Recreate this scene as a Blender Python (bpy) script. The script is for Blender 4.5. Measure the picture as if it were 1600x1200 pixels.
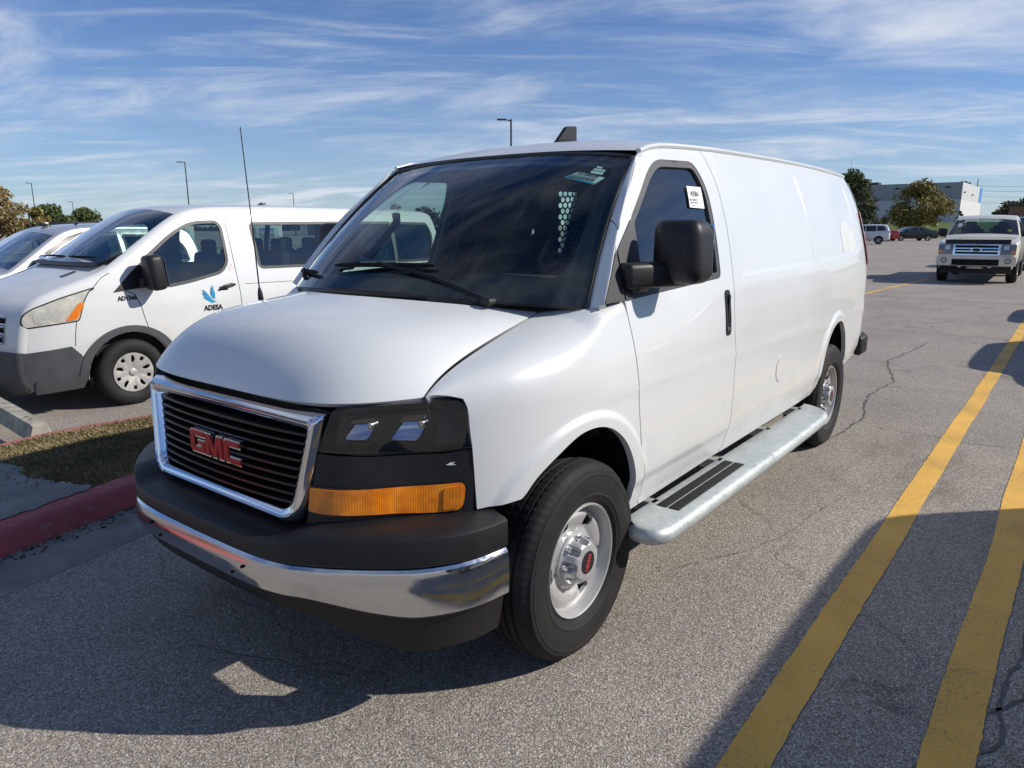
import bpy, bmesh, math, random
import numpy as np
from mathutils import Vector, Matrix
from mathutils.geometry import delaunay_2d_cdt

for o in list(bpy.data.objects):
    bpy.data.objects.remove(o)
SC = bpy.context.scene
COL = SC.collection
rad = math.radians
random.seed(7)
RNG = np.random.default_rng(11)

# ------------------------------------------------------------------ camera
cam_d = bpy.data.cameras.new('camera')
cam = bpy.data.objects.new('camera', cam_d)
COL.objects.link(cam)
CAM = (2.1652, 2.3195, 1.6278)
yaw, pitch, roll = 3.8034, 0.2144, -0.0043
f = Vector((math.cos(yaw) * math.cos(pitch), math.sin(yaw) * math.cos(pitch), -math.sin(pitch)))
r = f.cross(Vector((0, 0, 1))).normalized()
u = r.cross(f)
r2 = r * math.cos(roll) + u * math.sin(roll)
u2 = u * math.cos(roll) - r * math.sin(roll)
cam.matrix_world = Matrix(((r2.x, u2.x, -f.x, CAM[0]), (r2.y, u2.y, -f.y, CAM[1]),
                           (r2.z, u2.z, -f.z, CAM[2]), (0, 0, 0, 1)))
cam_d.sensor_width = 36
cam_d.lens = 1128.38 / 1600 * 36
cam_d.clip_start = .05
cam_d.clip_end = 6000
SC.camera = cam

# ------------------------------------------------------------------ sky, sun, exposure
SUN_DIR = Vector((-0.88, 1.27, 1.0)).normalized()          # towards the sun
SUN_EL = math.asin(SUN_DIR.z)
SUN_AZ = math.atan2(SUN_DIR.x, SUN_DIR.y)                  # clockwise from +Y
W = bpy.data.worlds.new('World')
SC.world = W
W.use_nodes = True
nt = W.node_tree
for n in list(nt.nodes):
    nt.nodes.remove(n)


def N(tree, kind, **kw):
    n = tree.nodes.new(kind)
    for k, v in kw.items():
        setattr(n, k, v)
    return n


def setin(n, **kw):
    for k, v in kw.items():
        n.inputs[k.replace('_', ' ')].default_value = v


def ramp(tree, stops, interp='LINEAR'):
    n = tree.nodes.new('ShaderNodeValToRGB')
    cr = n.color_ramp
    cr.interpolation = interp
    while len(cr.elements) < len(stops):
        cr.elements.new(.5)
    for e, (p, c) in zip(cr.elements, stops):
        e.position = p
        e.color = c if len(c) == 4 else (*c, 1)
    return n


def math_n(tree, op, a, b=None, c=None, clamp=False):
    n = tree.nodes.new('ShaderNodeMath')
    n.operation = op
    n.use_clamp = clamp
    for i, v in enumerate((a, b, c)):
        if v is None:
            continue
        if isinstance(v, (int, float)):
            n.inputs[i].default_value = v
        else:
            tree.links.new(v, n.inputs[i])
    return n.outputs[0]


def mixc(tree, fac, a, b, mode='MIX'):
    n = tree.nodes.new('ShaderNodeMix')
    n.data_type = 'RGBA'
    n.blend_type = mode
    for i, v in ((0, fac), (6, a), (7, b)):
        if hasattr(v, 'links'):
            tree.links.new(v, n.inputs[i])
        elif i == 0:
            n.inputs[0].default_value = v
        else:
            n.inputs[i].default_value = v if len(v) == 4 else (*v, 1)
    return n.outputs[2]


out = N(nt, 'ShaderNodeOutputWorld')
bg = N(nt, 'ShaderNodeBackground')
sky = N(nt, 'ShaderNodeTexSky', sky_type='NISHITA', sun_disc=False)
sky.sun_elevation = SUN_EL
sky.sun_rotation = SUN_AZ
sky.air_density = 1.0
sky.dust_density = .15
sky.ozone_density = 3.2
SKY_STRENGTH = .076
bg.inputs['Strength'].default_value = SKY_STRENGTH
tc = N(nt, 'ShaderNodeTexCoord')
sep = N(nt, 'ShaderNodeSeparateXYZ')
nt.links.new(tc.outputs['Generated'], sep.inputs[0])
zc_ = math_n(nt, 'MAXIMUM', math_n(nt, 'ADD', sep.outputs[2], .10), .02)
px_ = math_n(nt, 'DIVIDE', sep.outputs[0], zc_)
py_ = math_n(nt, 'DIVIDE', sep.outputs[1], zc_)
cmb = N(nt, 'ShaderNodeCombineXYZ')
nt.links.new(px_, cmb.inputs[0])
nt.links.new(py_, cmb.inputs[1])


def cloud_layer(ang, sx, sy, scale, detail, lo, hi, seed, dist=.6):
    mp = N(nt, 'ShaderNodeMapping', vector_type='TEXTURE')
    mp.inputs['Rotation'].default_value = (0, 0, rad(ang))
    mp.inputs['Scale'].default_value = (1 / sx, 1 / sy, 1)
    mp.inputs['Location'].default_value = (seed, seed * .37, 0)
    nt.links.new(cmb.outputs[0], mp.inputs[0])
    no = N(nt, 'ShaderNodeTexNoise')
    setin(no, Scale=scale, Detail=detail, Roughness=.62, Distortion=dist)
    nt.links.new(mp.outputs[0], no.inputs['Vector'])
    rp = ramp(nt, [(lo, (0, 0, 0)), (hi, (1, 1, 1))], 'EASE')
    nt.links.new(no.outputs['Fac'], rp.inputs[0])
    return rp.outputs[0]


c1 = cloud_layer(108, .62, 1.25, 1.0, 13, .42, .74, 3.1, .55)
c2 = cloud_layer(136, .42, 1.9, 2.1, 14, .45, .80, 8.7, .4)
c3 = cloud_layer(124, .8, 1.3, .42, 6, .29, .55, 5.3, .3)
cl = math_n(nt, 'MULTIPLY', math_n(nt, 'MAXIMUM', c1, math_n(nt, 'MULTIPLY', c2, .62)), c3)
# thin veil that thickens towards the horizon
veil = math_n(nt, 'MULTIPLY', math_n(nt, 'POWER', math_n(nt, 'SUBTRACT', 1.0, math_n(nt, 'MAXIMUM', sep.outputs[2], 0.0)), 5.0), .42)
cl2 = math_n(nt, 'MINIMUM', math_n(nt, 'ADD', math_n(nt, 'MULTIPLY', cl, .86), veil), .93)
hsv = N(nt, 'ShaderNodeHueSaturation')
setin(hsv, Saturation=1.15, Value=.95)
nt.links.new(sky.outputs[0], hsv.inputs['Color'])
skyb = mixc(nt, 1, hsv.outputs[0], (.66, .99, 1.42), 'MULTIPLY')
skyc = mixc(nt, cl2, skyb, (9.2, 9.9, 11.2))
nt.links.new(skyc, bg.inputs['Color'])
nt.links.new(bg.outputs[0], out.inputs[0])

sun_d = bpy.data.lights.new('sun', 'SUN')
sun = bpy.data.objects.new('sun', sun_d)
COL.objects.link(sun)
sun_d.energy = 5.0
sun_d.angle = rad(.53)
sun_d.color = (1.0, .94, .85)
sun.rotation_euler = SUN_DIR.to_track_quat('Z', 'Y').to_euler()
sun.location = (-20, 50, 40)

SC.view_settings.view_transform = 'Standard'
SC.view_settings.look = 'None'
SC.view_settings.exposure = 0.0
SC.view_settings.gamma = 1
SC.view_settings.use_curve_mapping = False
SC.render.engine = 'CYCLES'
SC.cycles.transparent_max_bounces = 24
SC.cycles.max_bounces = 10


# ------------------------------------------------------------------ materials
def pbr(name, col, rough=.5, metal=0., spec=.5, coat=0., bump=None, var=None, dirt=None):
    """plain principled with fine procedural variation so that no surface is flat"""
    m = bpy.data.materials.new(name)
    m.use_nodes = True
    t = m.node_tree
    b = t.nodes['Principled BSDF']
    setin(b, Roughness=rough, Metallic=metal)
    b.inputs['Base Color'].default_value = (*col, 1)
    b.inputs['Specular IOR Level'].default_value = spec
    b.inputs['Coat Weight'].default_value = coat
    b.inputs['Coat Roughness'].default_value = .03
    tcn = t.nodes.new('ShaderNodeTexCoord')
    if var:
        sc, amt = var
        no = N(t, 'ShaderNodeTexNoise')
        setin(no, Scale=sc, Detail=5)
        t.links.new(tcn.outputs['Object'], no.inputs['Vector'])
        rp = ramp(t, [(.3, tuple(c * (1 - amt) for c in col)), (.7, tuple(min(1, c * (1 + amt)) for c in col))])
        t.links.new(no.outputs['Fac'], rp.inputs[0])
        t.links.new(rp.outputs[0], b.inputs['Base Color'])
        rr = math_n(t, 'MULTIPLY_ADD', no.outputs['Fac'], .12, max(0, rough - .06))
        t.links.new(rr, b.inputs['Roughness'])
    if bump:
        sc, st = bump
        no = N(t, 'ShaderNodeTexNoise')
        setin(no, Scale=sc, Detail=3)
        t.links.new(tcn.outputs['Object'], no.inputs['Vector'])
        bp = N(t, 'ShaderNodeBump')
        setin(bp, Strength=st, Distance=.002)
        t.links.new(no.outputs['Fac'], bp.inputs['Height'])
        t.links.new(bp.outputs[0], b.inputs['Normal'])
    return m


def glass_mat(name, tint, refl=1.0, rough=.0, streak=False):
    m = bpy.data.materials.new(name)
    m.use_nodes = True
    t = m.node_tree
    for n in list(t.nodes):
        t.nodes.remove(n)
    o = N(t, 'ShaderNodeOutputMaterial')
    tr = N(t, 'ShaderNodeBsdfTransparent')
    tr.inputs[0].default_value = (*tint, 1)
    gl = N(t, 'ShaderNodeBsdfGlossy')
    gl.inputs['Roughness'].default_value = rough
    gl.inputs['Color'].default_value = (1, 1, 1, 1)
    fr = N(t, 'ShaderNodeLayerWeight')                     # Schlick, the same from both faces of the pane
    fr.inputs['Blend'].default_value = .5
    f5 = math_n(t, 'POWER', fr.outputs['Facing'], 5.0)
    fa = math_n(t, 'MULTIPLY', math_n(t, 'MULTIPLY_ADD', f5, .95, .05), 1.55 * refl, clamp=True)
    mx = N(t, 'ShaderNodeMixShader')
    t.links.new(fa, mx.inputs[0])
    t.links.new(tr.outputs[0], mx.inputs[1])
    t.links.new(gl.outputs[0], mx.inputs[2])
    last = mx.outputs[0]
    if streak:                                             # thin film of dust wiped into streaks
        tcn = t.nodes.new('ShaderNodeTexCoord')
        mp = N(t, 'ShaderNodeMapping')
        mp.inputs['Rotation'].default_value = (0, 0, rad(25))
        mp.inputs['Scale'].default_value = (1.2, 5, 1.2)
        t.links.new(tcn.outputs['Object'], mp.inputs[0])
        no = N(t, 'ShaderNodeTexNoise')
        setin(no, Scale=1.6, Detail=7, Distortion=1.2)
        t.links.new(mp.outputs[0], no.inputs['Vector'])
        rp = ramp(t, [(.48, (0, 0, 0)), (.82, (.07, .07, .07))])
        t.links.new(no.outputs['Fac'], rp.inputs[0])
        df = N(t, 'ShaderNodeBsdfDiffuse')
        df.inputs[0].default_value = (.45, .47, .48, 1)
        m2 = N(t, 'ShaderNodeMixShader')
        t.links.new(rp.outputs[0], m2.inputs[0])
        t.links.new(last, m2.inputs[1])
        t.links.new(df.outputs[0], m2.inputs[2])
        last = m2.outputs[0]
    t.links.new(last, o.inputs[0])
    return m


M = {}
M['white'] = pbr('white_paint', (.655, .672, .66), .38, 0, .5, .55, var=(1.3, .018))
M['ghost'] = pbr('faded_decal_residue', (.665, .66, .60), .45, 0, .5, .3, var=(6, .05))
M['white2'] = pbr('white_paint_dusty', (.64, .655, .645), .36, 0, .5, .6, var=(2.0, .03))


def dusty(m, z0, z1, amt, tint):
    t = m.node_tree
    b_ = t.nodes['Principled BSDF']
    src = b_.inputs['Base Color'].links[0].from_socket
    g = t.nodes.new('ShaderNodeTexCoord')
    sp = t.nodes.new('ShaderNodeSeparateXYZ')
    t.links.new(g.outputs['Object'], sp.inputs[0])
    n1 = N(t, 'ShaderNodeTexNoise')
    setin(n1, Scale=3.2, Detail=7, Roughness=.68)
    t.links.new(g.outputs['Object'], n1.inputs['Vector'])
    mr = N(t, 'ShaderNodeMapRange')
    mr.inputs['From Min'].default_value = z1
    mr.inputs['From Max'].default_value = z0
    t.links.new(sp.outputs[2], mr.inputs['Value'])
    r_ = ramp(t, [(.38, (0, 0, 0)), (.75, (1, 1, 1))])
    t.links.new(n1.outputs['Fac'], r_.inputs[0])
    fac = math_n(t, 'MULTIPLY', math_n(t, 'MULTIPLY', mr.outputs[0], r_.outputs[0]), amt, clamp=True)
    t.links.new(mixc(t, fac, src, tint), b_.inputs['Base Color'])


dusty(M['white'], .42, .95, .55, (.47, .44, .38))
dusty(M['white2'], .40, 1.1, .7, (.46, .43, .37))
M['cream'] = pbr('cream_white_paint', (.70, .66, .56), .3, 0, .5, .7, var=(2.0, .03))
M['silver'] = pbr('silver_paint', (.52, .53, .55), .33, .55, .5, .8, var=(2.0, .03))
M['dark_blue'] = pbr('dark_blue_paint', (.008, .009, .013), .3, 0, .4, .4, var=(2.0, .1))
M['dark_red'] = pbr('dark_red_paint', (.11, .012, .016), .25, 0, .5, .9, var=(2.0, .1))
M['red'] = pbr('red_paint', (.42, .02, .018), .25, 0, .5, .9, var=(2.0, .1))
M['black_plastic'] = pbr('black_textured_plastic', (.0115, .0115, .012), .46, 0, .42, bump=(900, .18), var=(9, .22))
M['black_gloss'] = pbr('black_smooth_plastic', (.010, .010, .011), .26, 0, .5, var=(6, .2))
M['black_matte'] = pbr('black_matte', (.012, .012, .012), .85, 0, .2, var=(8, .3))
M['grey_plastic'] = pbr('grey_weathered_plastic', (.060, .064, .068), .55, 0, .45, bump=(600, .2), var=(5, .2))
M['trim_grey'] = pbr('grey_black_trim', (.045, .046, .047), .5, 0, .45, bump=(800, .15), var=(8, .15))
M['interior'] = pbr('dark_interior', (.022, .024, .024), .8, 0, .3, var=(6, .25))
M['interior_grey'] = pbr('grey_interior_vinyl', (.055, .058, .056), .7, 0, .3, bump=(500, .2), var=(7, .15))
M['partition'] = pbr('grey_painted_partition', (.045, .045, .045), .6, 0, .4, var=(5, .15))
M['liner'] = pbr('wheel_well_liner', (.03, .029, .027), .8, 0, .2, bump=(120, .5), var=(7, .4))
M['underbody'] = pbr('underbody_black', (.02, .019, .018), .85, 0, .2, var=(5, .4))
M['galv_dark'] = pbr('dark_grip_strip', (.022, .022, .022), .9, 0, .3, bump=(1500, .6), var=(20, .2))
M['silver_wheel'] = pbr('silver_wheel_paint', (.47, .47, .46), .38, .42, .5, .15, var=(14, .06))
M['hub_silver'] = pbr('hub_cap_silver', (.50, .505, .51), .38, .5, .5, var=(20, .06))
M['hubcap_dusty'] = pbr('dusty_wheel_cover', (.38, .37, .35), .5, .25, .5, var=(14, .15))
M['emblem_red'] = pbr('emblem_red', (.42, .010, .012), .38, 0, .35, .1)
M['print_red'] = pbr('print_red', (.42, .03, .04), .5)
M['print_black'] = pbr('print_black', (.012, .012, .014), .5)
M['print_blue'] = pbr('print_blue', (.02, .25, .46), .45)
M['paper'] = pbr('white_paper', (.80, .80, .79), .7, var=(30, .02))
M['paper_aqua'] = pbr('pale_sticker', (.62, .72, .70), .6, var=(30, .02))
M['tail_red'] = pbr('tail_light_red', (.62, .012, .016), .12, 0, .6, .9)
M['concrete'] = pbr('concrete', (.34, .315, .26), .9, 0, .2, bump=(160, .7), var=(9, .28))
M['sidewalk'] = pbr('sidewalk_concrete', (.24, .235, .21), .9, 0, .2, bump=(220, .6), var=(5, .22))
M['bark'] = pbr('bark', (.075, .06, .048), .95, 0, .1, bump=(60, 1.0), var=(12, .3))
M['lamp_metal'] = pbr('lamp_post_bronze', (.055, .05, .045), .55, .2, .4, var=(4, .2))
M['wire'] = pbr('wire_dark', (.03, .03, .035), .6)
M['wood_pole'] = pbr('wood_pole', (.10, .08, .06), .9, var=(3, .2))


def chrome_mat(name, col, rough, sc, amt):
    m = pbr(name, col, rough, 1.0, .5)
    t = m.node_tree
    b = t.nodes['Principled BSDF']
    tcn = t.nodes.new('ShaderNodeTexCoord')
    no = N(t, 'ShaderNodeTexNoise')
    setin(no, Scale=sc, Detail=6)
    t.links.new(tcn.outputs['Object'], no.inputs['Vector'])
    rp = ramp(t, [(.35, (rough, rough, rough)), (.8, (rough + amt, rough + amt, rough + amt))])
    t.links.new(no.outputs['Fac'], rp.inputs[0])
    t.links.new(rp.outputs[0], b.inputs['Roughness'])
    return m


M['lens_rib'] = pbr('clear_lens_rib', (.30, .31, .32), .2, .3, .5)
M['bowl_bronze'] = pbr('bowl_dark_reflection', (.16, .14, .12), .18, .8, .5)  # brownish upper reflection of the lamp bowl, put into the colour
M['chrome'] = chrome_mat('chrome', (.80, .81, .82), .035, 14, .06)
M['chrome_worn'] = chrome_mat('chrome_worn', (.66, .67, .67), .07, 26, .16)
M['aluminium'] = chrome_mat('brushed_metal', (.6, .61, .62), .28, 30, .1)


def galvanised():
    m = pbr('galvanised_steel', (.5, .55, .54), .5, .35, .5)
    t = m.node_tree
    b = t.nodes['Principled BSDF']
    tcn = t.nodes.new('ShaderNodeTexCoord')
    vo = N(t, 'ShaderNodeTexVoronoi')
    setin(vo, Scale=55)
    t.links.new(tcn.outputs['Object'], vo.inputs['Vector'])
    no = N(t, 'ShaderNodeTexNoise')
    setin(no, Scale=5, Detail=6, Roughness=.65)
    t.links.new(tcn.outputs['Object'], no.inputs['Vector'])
    a = mixc(t, .35, no.outputs['Fac'], vo.outputs['Color'])
    bw = N(t, 'ShaderNodeRGBToBW')
    t.links.new(a, bw.inputs[0])
    rp = ramp(t, [(.25, (.39, .43, .42)), (.5, (.47, .51, .50)), (.75, (.55, .58, .57))])
    t.links.new(bw.outputs[0], rp.inputs[0])
    t.links.new(rp.outputs[0], b.inputs['Base Color'])
    t.links.new(math_n(t, 'MULTIPLY_ADD', bw.outputs[0], .35, .32), b.inputs['Roughness'])
    return m


M['galv'] = galvanised()


def rubber_mat():
    m = pbr('tyre_rubber', (.022, .022, .022), .72, 0, .35)
    t = m.node_tree
    b = t.nodes['Principled BSDF']
    tcn = t.nodes.new('ShaderNodeTexCoord')
    no = N(t, 'ShaderNodeTexNoise')
    setin(no, Scale=9, Detail=7, Roughness=.7)
    t.links.new(tcn.outputs['Object'], no.inputs['Vector'])
    rp = ramp(t, [(.3, (.009, .009, .009)), (.62, (.016, .016, .0155)), (.8, (.034, .033, .031))])
    t.links.new(no.outputs['Fac'], rp.inputs[0])
    t.links.new(rp.outputs[0], b.inputs['Base Color'])
    n2 = N(t, 'ShaderNodeTexNoise')
    setin(n2, Scale=260, Detail=2)
    t.links.new(tcn.outputs['Object'], n2.inputs['Vector'])
    bp = N(t, 'ShaderNodeBump')
    setin(bp, Strength=.25, Distance=.002)
    t.links.new(n2.outputs['Fac'], bp.inputs['Height'])
    t.links.new(bp.outputs[0], b.inputs['Normal'])
    return m


M['rubber'] = rubber_mat()
M['windshield'] = glass_mat('windshield_glass', (.70, .84, .79), .72, 0, True)
M['side_glass'] = glass_mat('side_glass', (.52, .63, .60), 1.15)
M['dark_glass'] = glass_mat('tinted_glass', (.20, .25, .25), 1.0)
M['lens'] = glass_mat('lamp_lens', (.80, .82, .83), .8)
M['lens_hazy'] = pbr('hazy_lamp_lens', (.50, .49, .42), .22, 0, .5, .8, var=(14, .18))


def amber_mat():
    m = pbr('amber_lens', (.85, .27, .01), .16, 0, .5, .9)
    t = m.node_tree
    b = t.nodes['Principled BSDF']
    b.inputs['Subsurface Weight'].default_value = .0
    tcn = t.nodes.new('ShaderNodeTexCoord')
    mp = N(t, 'ShaderNodeMapping')
    mp.inputs['Scale'].default_value = (1, 1, 1)
    t.links.new(tcn.outputs['Object'], mp.inputs[0])
    wv = N(t, 'ShaderNodeTexWave', wave_type='BANDS', bands_direction='Y')
    setin(wv, Scale=95, Distortion=.3)
    t.links.new(mp.outputs[0], wv.inputs['Vector'])
    bp = N(t, 'ShaderNodeBump')
    setin(bp, Strength=.28, Distance=.003)
    t.links.new(wv.outputs['Fac'], bp.inputs['Height'])
    t.links.new(bp.outputs[0], b.inputs['Normal'])
    no = N(t, 'ShaderNodeTexNoise')
    setin(no, Scale=22, Detail=3)
    t.links.new(tcn.outputs['Object'], no.inputs['Vector'])
    rp = ramp(t, [(.32, (.66, .165, .003)), (.6, (.92, .27, .008)), (.8, (1.0, .42, .03))])
    t.links.new(no.outputs['Fac'], rp.inputs[0])
    t.links.new(rp.outputs[0], b.inputs['Base Color'])
    return m


M['amber'] = amber_mat()


def asphalt_mat():
    m = bpy.data.materials.new('worn_aggregate_asphalt')
    m.use_nodes = True
    t = m.node_tree
    b = t.nodes['Principled BSDF']
    setin(b, Roughness=.88)
    b.inputs['Specular IOR Level'].default_value = .28
    tcn = t.nodes.new('ShaderNodeTexCoord')
    P = tcn.outputs['Object']
    vo = N(t, 'ShaderNodeTexVoronoi', feature='F1')
    setin(vo, Scale=150, Randomness=1.0)
    t.links.new(P, vo.inputs['Vector'])
    v2 = N(t, 'ShaderNodeTexVoronoi', feature='F1')
    setin(v2, Scale=360, Randomness=1.0)
    t.links.new(P, v2.inputs['Vector'])
    bw = N(t, 'ShaderNodeSeparateColor')
    t.links.new(vo.outputs['Color'], bw.inputs[0])
    stone = ramp(t, [(0, (.125, .112, .098)), (.25, (.205, .182, .156)), (.6, (.375, .334, .284)), (.85, (.525, .472, .405)), (1, (.70, .655, .59))])
    t.links.new(bw.outputs[0], stone.inputs[0])
    b2 = N(t, 'ShaderNodeSeparateColor')
    t.links.new(v2.outputs['Color'], b2.inputs[0])
    st2 = ramp(t, [(0, (.08, .073, .065)), (.5, (.26, .233, .20)), (1, (.54, .495, .43))])
    t.links.new(b2.outputs[0], st2.inputs[0])
    sel = ramp(t, [(.42, (0, 0, 0)), (.60, (1, 1, 1))])
    t.links.new(vo.outputs['Distance'], sel.inputs[0])
    base = mixc(t, sel.outputs[0], stone.outputs[0], st2.outputs[0])
    hue = ramp(t, [(0, (1.05, .98, .9)), (.5, (1, 1, 1)), (1, (.97, 1, 1.04))])
    t.links.new(bw.outputs[1], hue.inputs[0])
    base = mixc(t, 1, base, hue.outputs[0], 'MULTIPLY')
    n1 = N(t, 'ShaderNodeTexNoise')                        # worn lanes and patches
    setin(n1, Scale=.55, Detail=8, Roughness=.62)
    t.links.new(P, n1.inputs['Vector'])
    r1 = ramp(t, [(.3, (.80, .80, .81)), (.55, (1, 1, 1)), (.75, (1.13, 1.11, 1.07))])
    t.links.new(n1.outputs['Fac'], r1.inputs[0])
    base = mixc(t, 1, base, r1.outputs[0], 'MULTIPLY')
    mp = N(t, 'ShaderNodeMapping')                         # oil drips stretched along the lane
    mp.inputs['Scale'].default_value = (.35, .9, 1)
    mp.inputs['Location'].default_value = (3.3, 1.7, 0)
    t.links.new(P, mp.inputs[0])
    n3 = N(t, 'ShaderNodeTexNoise')
    setin(n3, Scale=1.1, Detail=6, Roughness=.7)
    t.links.new(mp.outputs[0], n3.inputs['Vector'])
    r3 = ramp(t, [(.27, (.60, .59, .58)), (.43, (1, 1, 1))])
    t.links.new(n3.outputs['Fac'], r3.inputs[0])
    base = mixc(t, 1, base, r3.outputs[0], 'MULTIPLY')
    # hairline cracks
    nd = N(t, 'ShaderNodeTexNoise')
    setin(nd, Scale=1.7, Detail=6)
    t.links.new(P, nd.inputs['Vector'])
    pv = N(t, 'ShaderNodeVectorMath', operation='ADD')
    sv = N(t, 'ShaderNodeVectorMath', operation='SCALE')
    sv.inputs['Scale'].default_value = .9
    t.links.new(nd.outputs['Color'], sv.inputs[0])
    t.links.new(P, pv.inputs[0])
    t.links.new(sv.outputs[0], pv.inputs[1])
    v3 = N(t, 'ShaderNodeTexVoronoi', feature='DISTANCE_TO_EDGE')
    setin(v3, Scale=.22)
    t.links.new(pv.outputs[0], v3.inputs['Vector'])
    r4 = ramp(t, [(.0006, (.70, .69, .68)), (.0026, (1, 1, 1))])
    t.links.new(v3.outputs['Distance'], r4.inputs[0])
    base = mixc(t, 1, base, r4.outputs[0], 'MULTIPLY')
    t.links.new(base, b.inputs['Base Color'])
    bp = N(t, 'ShaderNodeBump')
    setin(bp, Strength=.55, Distance=.004)
    hh = math_n(t, 'ADD', math_n(t, 'MULTIPLY', vo.outputs['Distance'], -1.0), math_n(t, 'MULTIPLY', bw.outputs[2], .5))
    t.links.new(hh, bp.inputs['Height'])
    t.links.new(bp.outputs[0], b.inputs['Normal'])
    return m


M['asphalt'] = asphalt_mat()


def worn_paint(name, col, under, worn, scale=90, spotty=.33):
    m = bpy.data.materials.new(name)
    m.use_nodes = True
    t = m.node_tree
    b = t.nodes['Principled BSDF']
    setin(b, Roughness=.7)
    tcn = t.nodes.new('ShaderNodeTexCoord')
    P = tcn.outputs['Object']
    n0 = N(t, 'ShaderNodeTexNoise')
    setin(n0, Scale=2.2, Detail=6)
    t.links.new(P, n0.inputs['Vector'])
    c = ramp(t, [(.3, tuple(x * .82 for x in col)), (.7, tuple(min(1, x * 1.1) for x in col))])
    t.links.new(n0.outputs['Fac'], c.inputs[0])
    vo = N(t, 'ShaderNodeTexVoronoi')
    setin(vo, Scale=scale)
    t.links.new(P, vo.inputs['Vector'])
    n1 = N(t, 'ShaderNodeTexNoise')
    setin(n1, Scale=scale * .45, Detail=5, Roughness=.75)
    t.links.new(P, n1.inputs['Vector'])
    s = math_n(t, 'ADD', math_n(t, 'MULTIPLY', n1.outputs['Fac'], .75), math_n(t, 'MULTIPLY', n0.outputs['Fac'], .25))
    rp = ramp(t, [(spotty, (1, 1, 1)), (spotty + .05, (0, 0, 0))])
    t.links.new(s, rp.inputs[0])
    base = mixc(t, math_n(t, 'MULTIPLY', rp.outputs[0], worn), c.outputs[0], under)
    t.links.new(base, b.inputs['Base Color'])
    bp = N(t, 'ShaderNodeBump')
    setin(bp, Strength=.45, Distance=.004)
    t.links.new(vo.outputs['Distance'], bp.inputs['Height'])
    t.links.new(bp.outputs[0], b.inputs['Normal'])
    return m


M['yellow'] = worn_paint('worn_yellow_paint', (.74, .425, .075), (.24, .17, .08), .65, 130, .40)
M['kerb_red'] = worn_paint('faded_red_kerb_paint', (.39, .085, .088), (.30, .23, .19), .7, 45, .40)


def grass_ground_mat(name, a, b_, c, sc):
    m = bpy.data.materials.new(name)
    m.use_nodes = True
    t = m.node_tree
    b = t.nodes['Principled BSDF']
    setin(b, Roughness=.95)
    b.inputs['Specular IOR Level'].default_value = .15
    tcn = t.nodes.new('ShaderNodeTexCoord')
    n0 = N(t, 'ShaderNodeTexNoise')
    setin(n0, Scale=sc, Detail=9, Roughness=.7)
    t.links.new(tcn.outputs['Object'], n0.inputs['Vector'])
    rp = ramp(t, [(.32, a), (.5, b_), (.68, c)])
    t.links.new(n0.outputs['Fac'], rp.inputs[0])
    t.links.new(rp.outputs[0], b.inputs['Base Color'])
    return m


M['turf'] = grass_ground_mat('dry_turf', (.06, .07, .025), (.13, .11, .05), (.20, .16, .085), 6)
M['far_grass'] = grass_ground_mat('far_grass', (.055, .085, .02), (.085, .12, .03), (.12, .15, .045), .35)


def blade_mat():
    m = bpy.data.materials.new('grass_blades')
    m.use_nodes = True
    t = m.node_tree
    b = t.nodes['Principled BSDF']
    setin(b, Roughness=.75)
    tcn = t.nodes.new('ShaderNodeTexCoord')
    n0 = N(t, 'ShaderNodeTexNoise')
    setin(n0, Scale=3.2, Detail=5)
    t.links.new(tcn.outputs['Object'], n0.inputs['Vector'])
    n1 = N(t, 'ShaderNodeTexNoise')
    setin(n1, Scale=70, Detail=2)
    t.links.new(tcn.outputs['Object'], n1.inputs['Vector'])
    s = math_n(t, 'ADD', math_n(t, 'MULTIPLY', n0.outputs['Fac'], .6), math_n(t, 'MULTIPLY', n1.outputs['Fac'], .4))
    rp = ramp(t, [(.34, (.065, .085, .022)), (.45, (.15, .135, .05)), (.54, (.27, .205, .10)), (.68, (.37, .29, .16))])
    t.links.new(s, rp.inputs[0])
    t.links.new(rp.outputs[0], b.inputs['Base Color'])
    return m


M['blades'] = blade_mat()


def leaf_mat(name, cols):
    m = bpy.data.materials.new(name)
    m.use_nodes = True
    t = m.node_tree
    b = t.nodes['Principled BSDF']
    setin(b, Roughness=.65)
    b.inputs['Specular IOR Level'].default_value = .25
    g = N(t, 'ShaderNodeNewGeometry')
    rp = ramp(t, [(i / (len(cols) - 1), c) for i, c in enumerate(cols)])
    t.links.new(g.outputs['Random Per Island'], rp.inputs[0])
    t.links.new(rp.outputs[0], b.inputs['Base Color'])
    return m


M['leaf_green'] = leaf_mat('leaf_dark_green', [(.03, .047, .018), (.06, .085, .028), (.095, .12, .04), (.12, .13, .055)])
M['leaf_mid'] = leaf_mat('leaf_mid_green', [(.045, .07, .024), (.085, .115, .04), (.13, .15, .055)])
M['leaf_yellow'] = leaf_mat('leaf_autumn_yellow', [(.13, .115, .035), (.25, .20, .06), (.34, .26, .08), (.20, .19, .06)])
M['leaf_autumn'] = leaf_mat('leaf_autumn_tan', [(.16, .12, .04), (.30, .22, .09), (.36, .24, .10), (.13, .13, .04), (.40, .33, .19)])
M['leaf_brown'] = leaf_mat('leaf_brown', [(.07, .055, .035), (.11, .085, .05), (.06, .065, .03)])


# ------------------------------------------------------------------ geometry helpers
def tag(o, label, cat, group=None, kind=None):
    if label:
        o['label'] = label
    if cat:
        o['category'] = cat
    if group:
        o['group'] = group
    if kind:
        o['kind'] = kind
    return o


def empty(name, loc=(0, 0, 0), rz=0., label=None, cat=None, group=None):
    o = bpy.data.objects.new(name, None)
    o.empty_display_size = .3
    COL.objects.link(o)
    o.location = loc
    o.rotation_euler = (0, 0, rz)
    return tag(o, label, cat, group)


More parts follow.
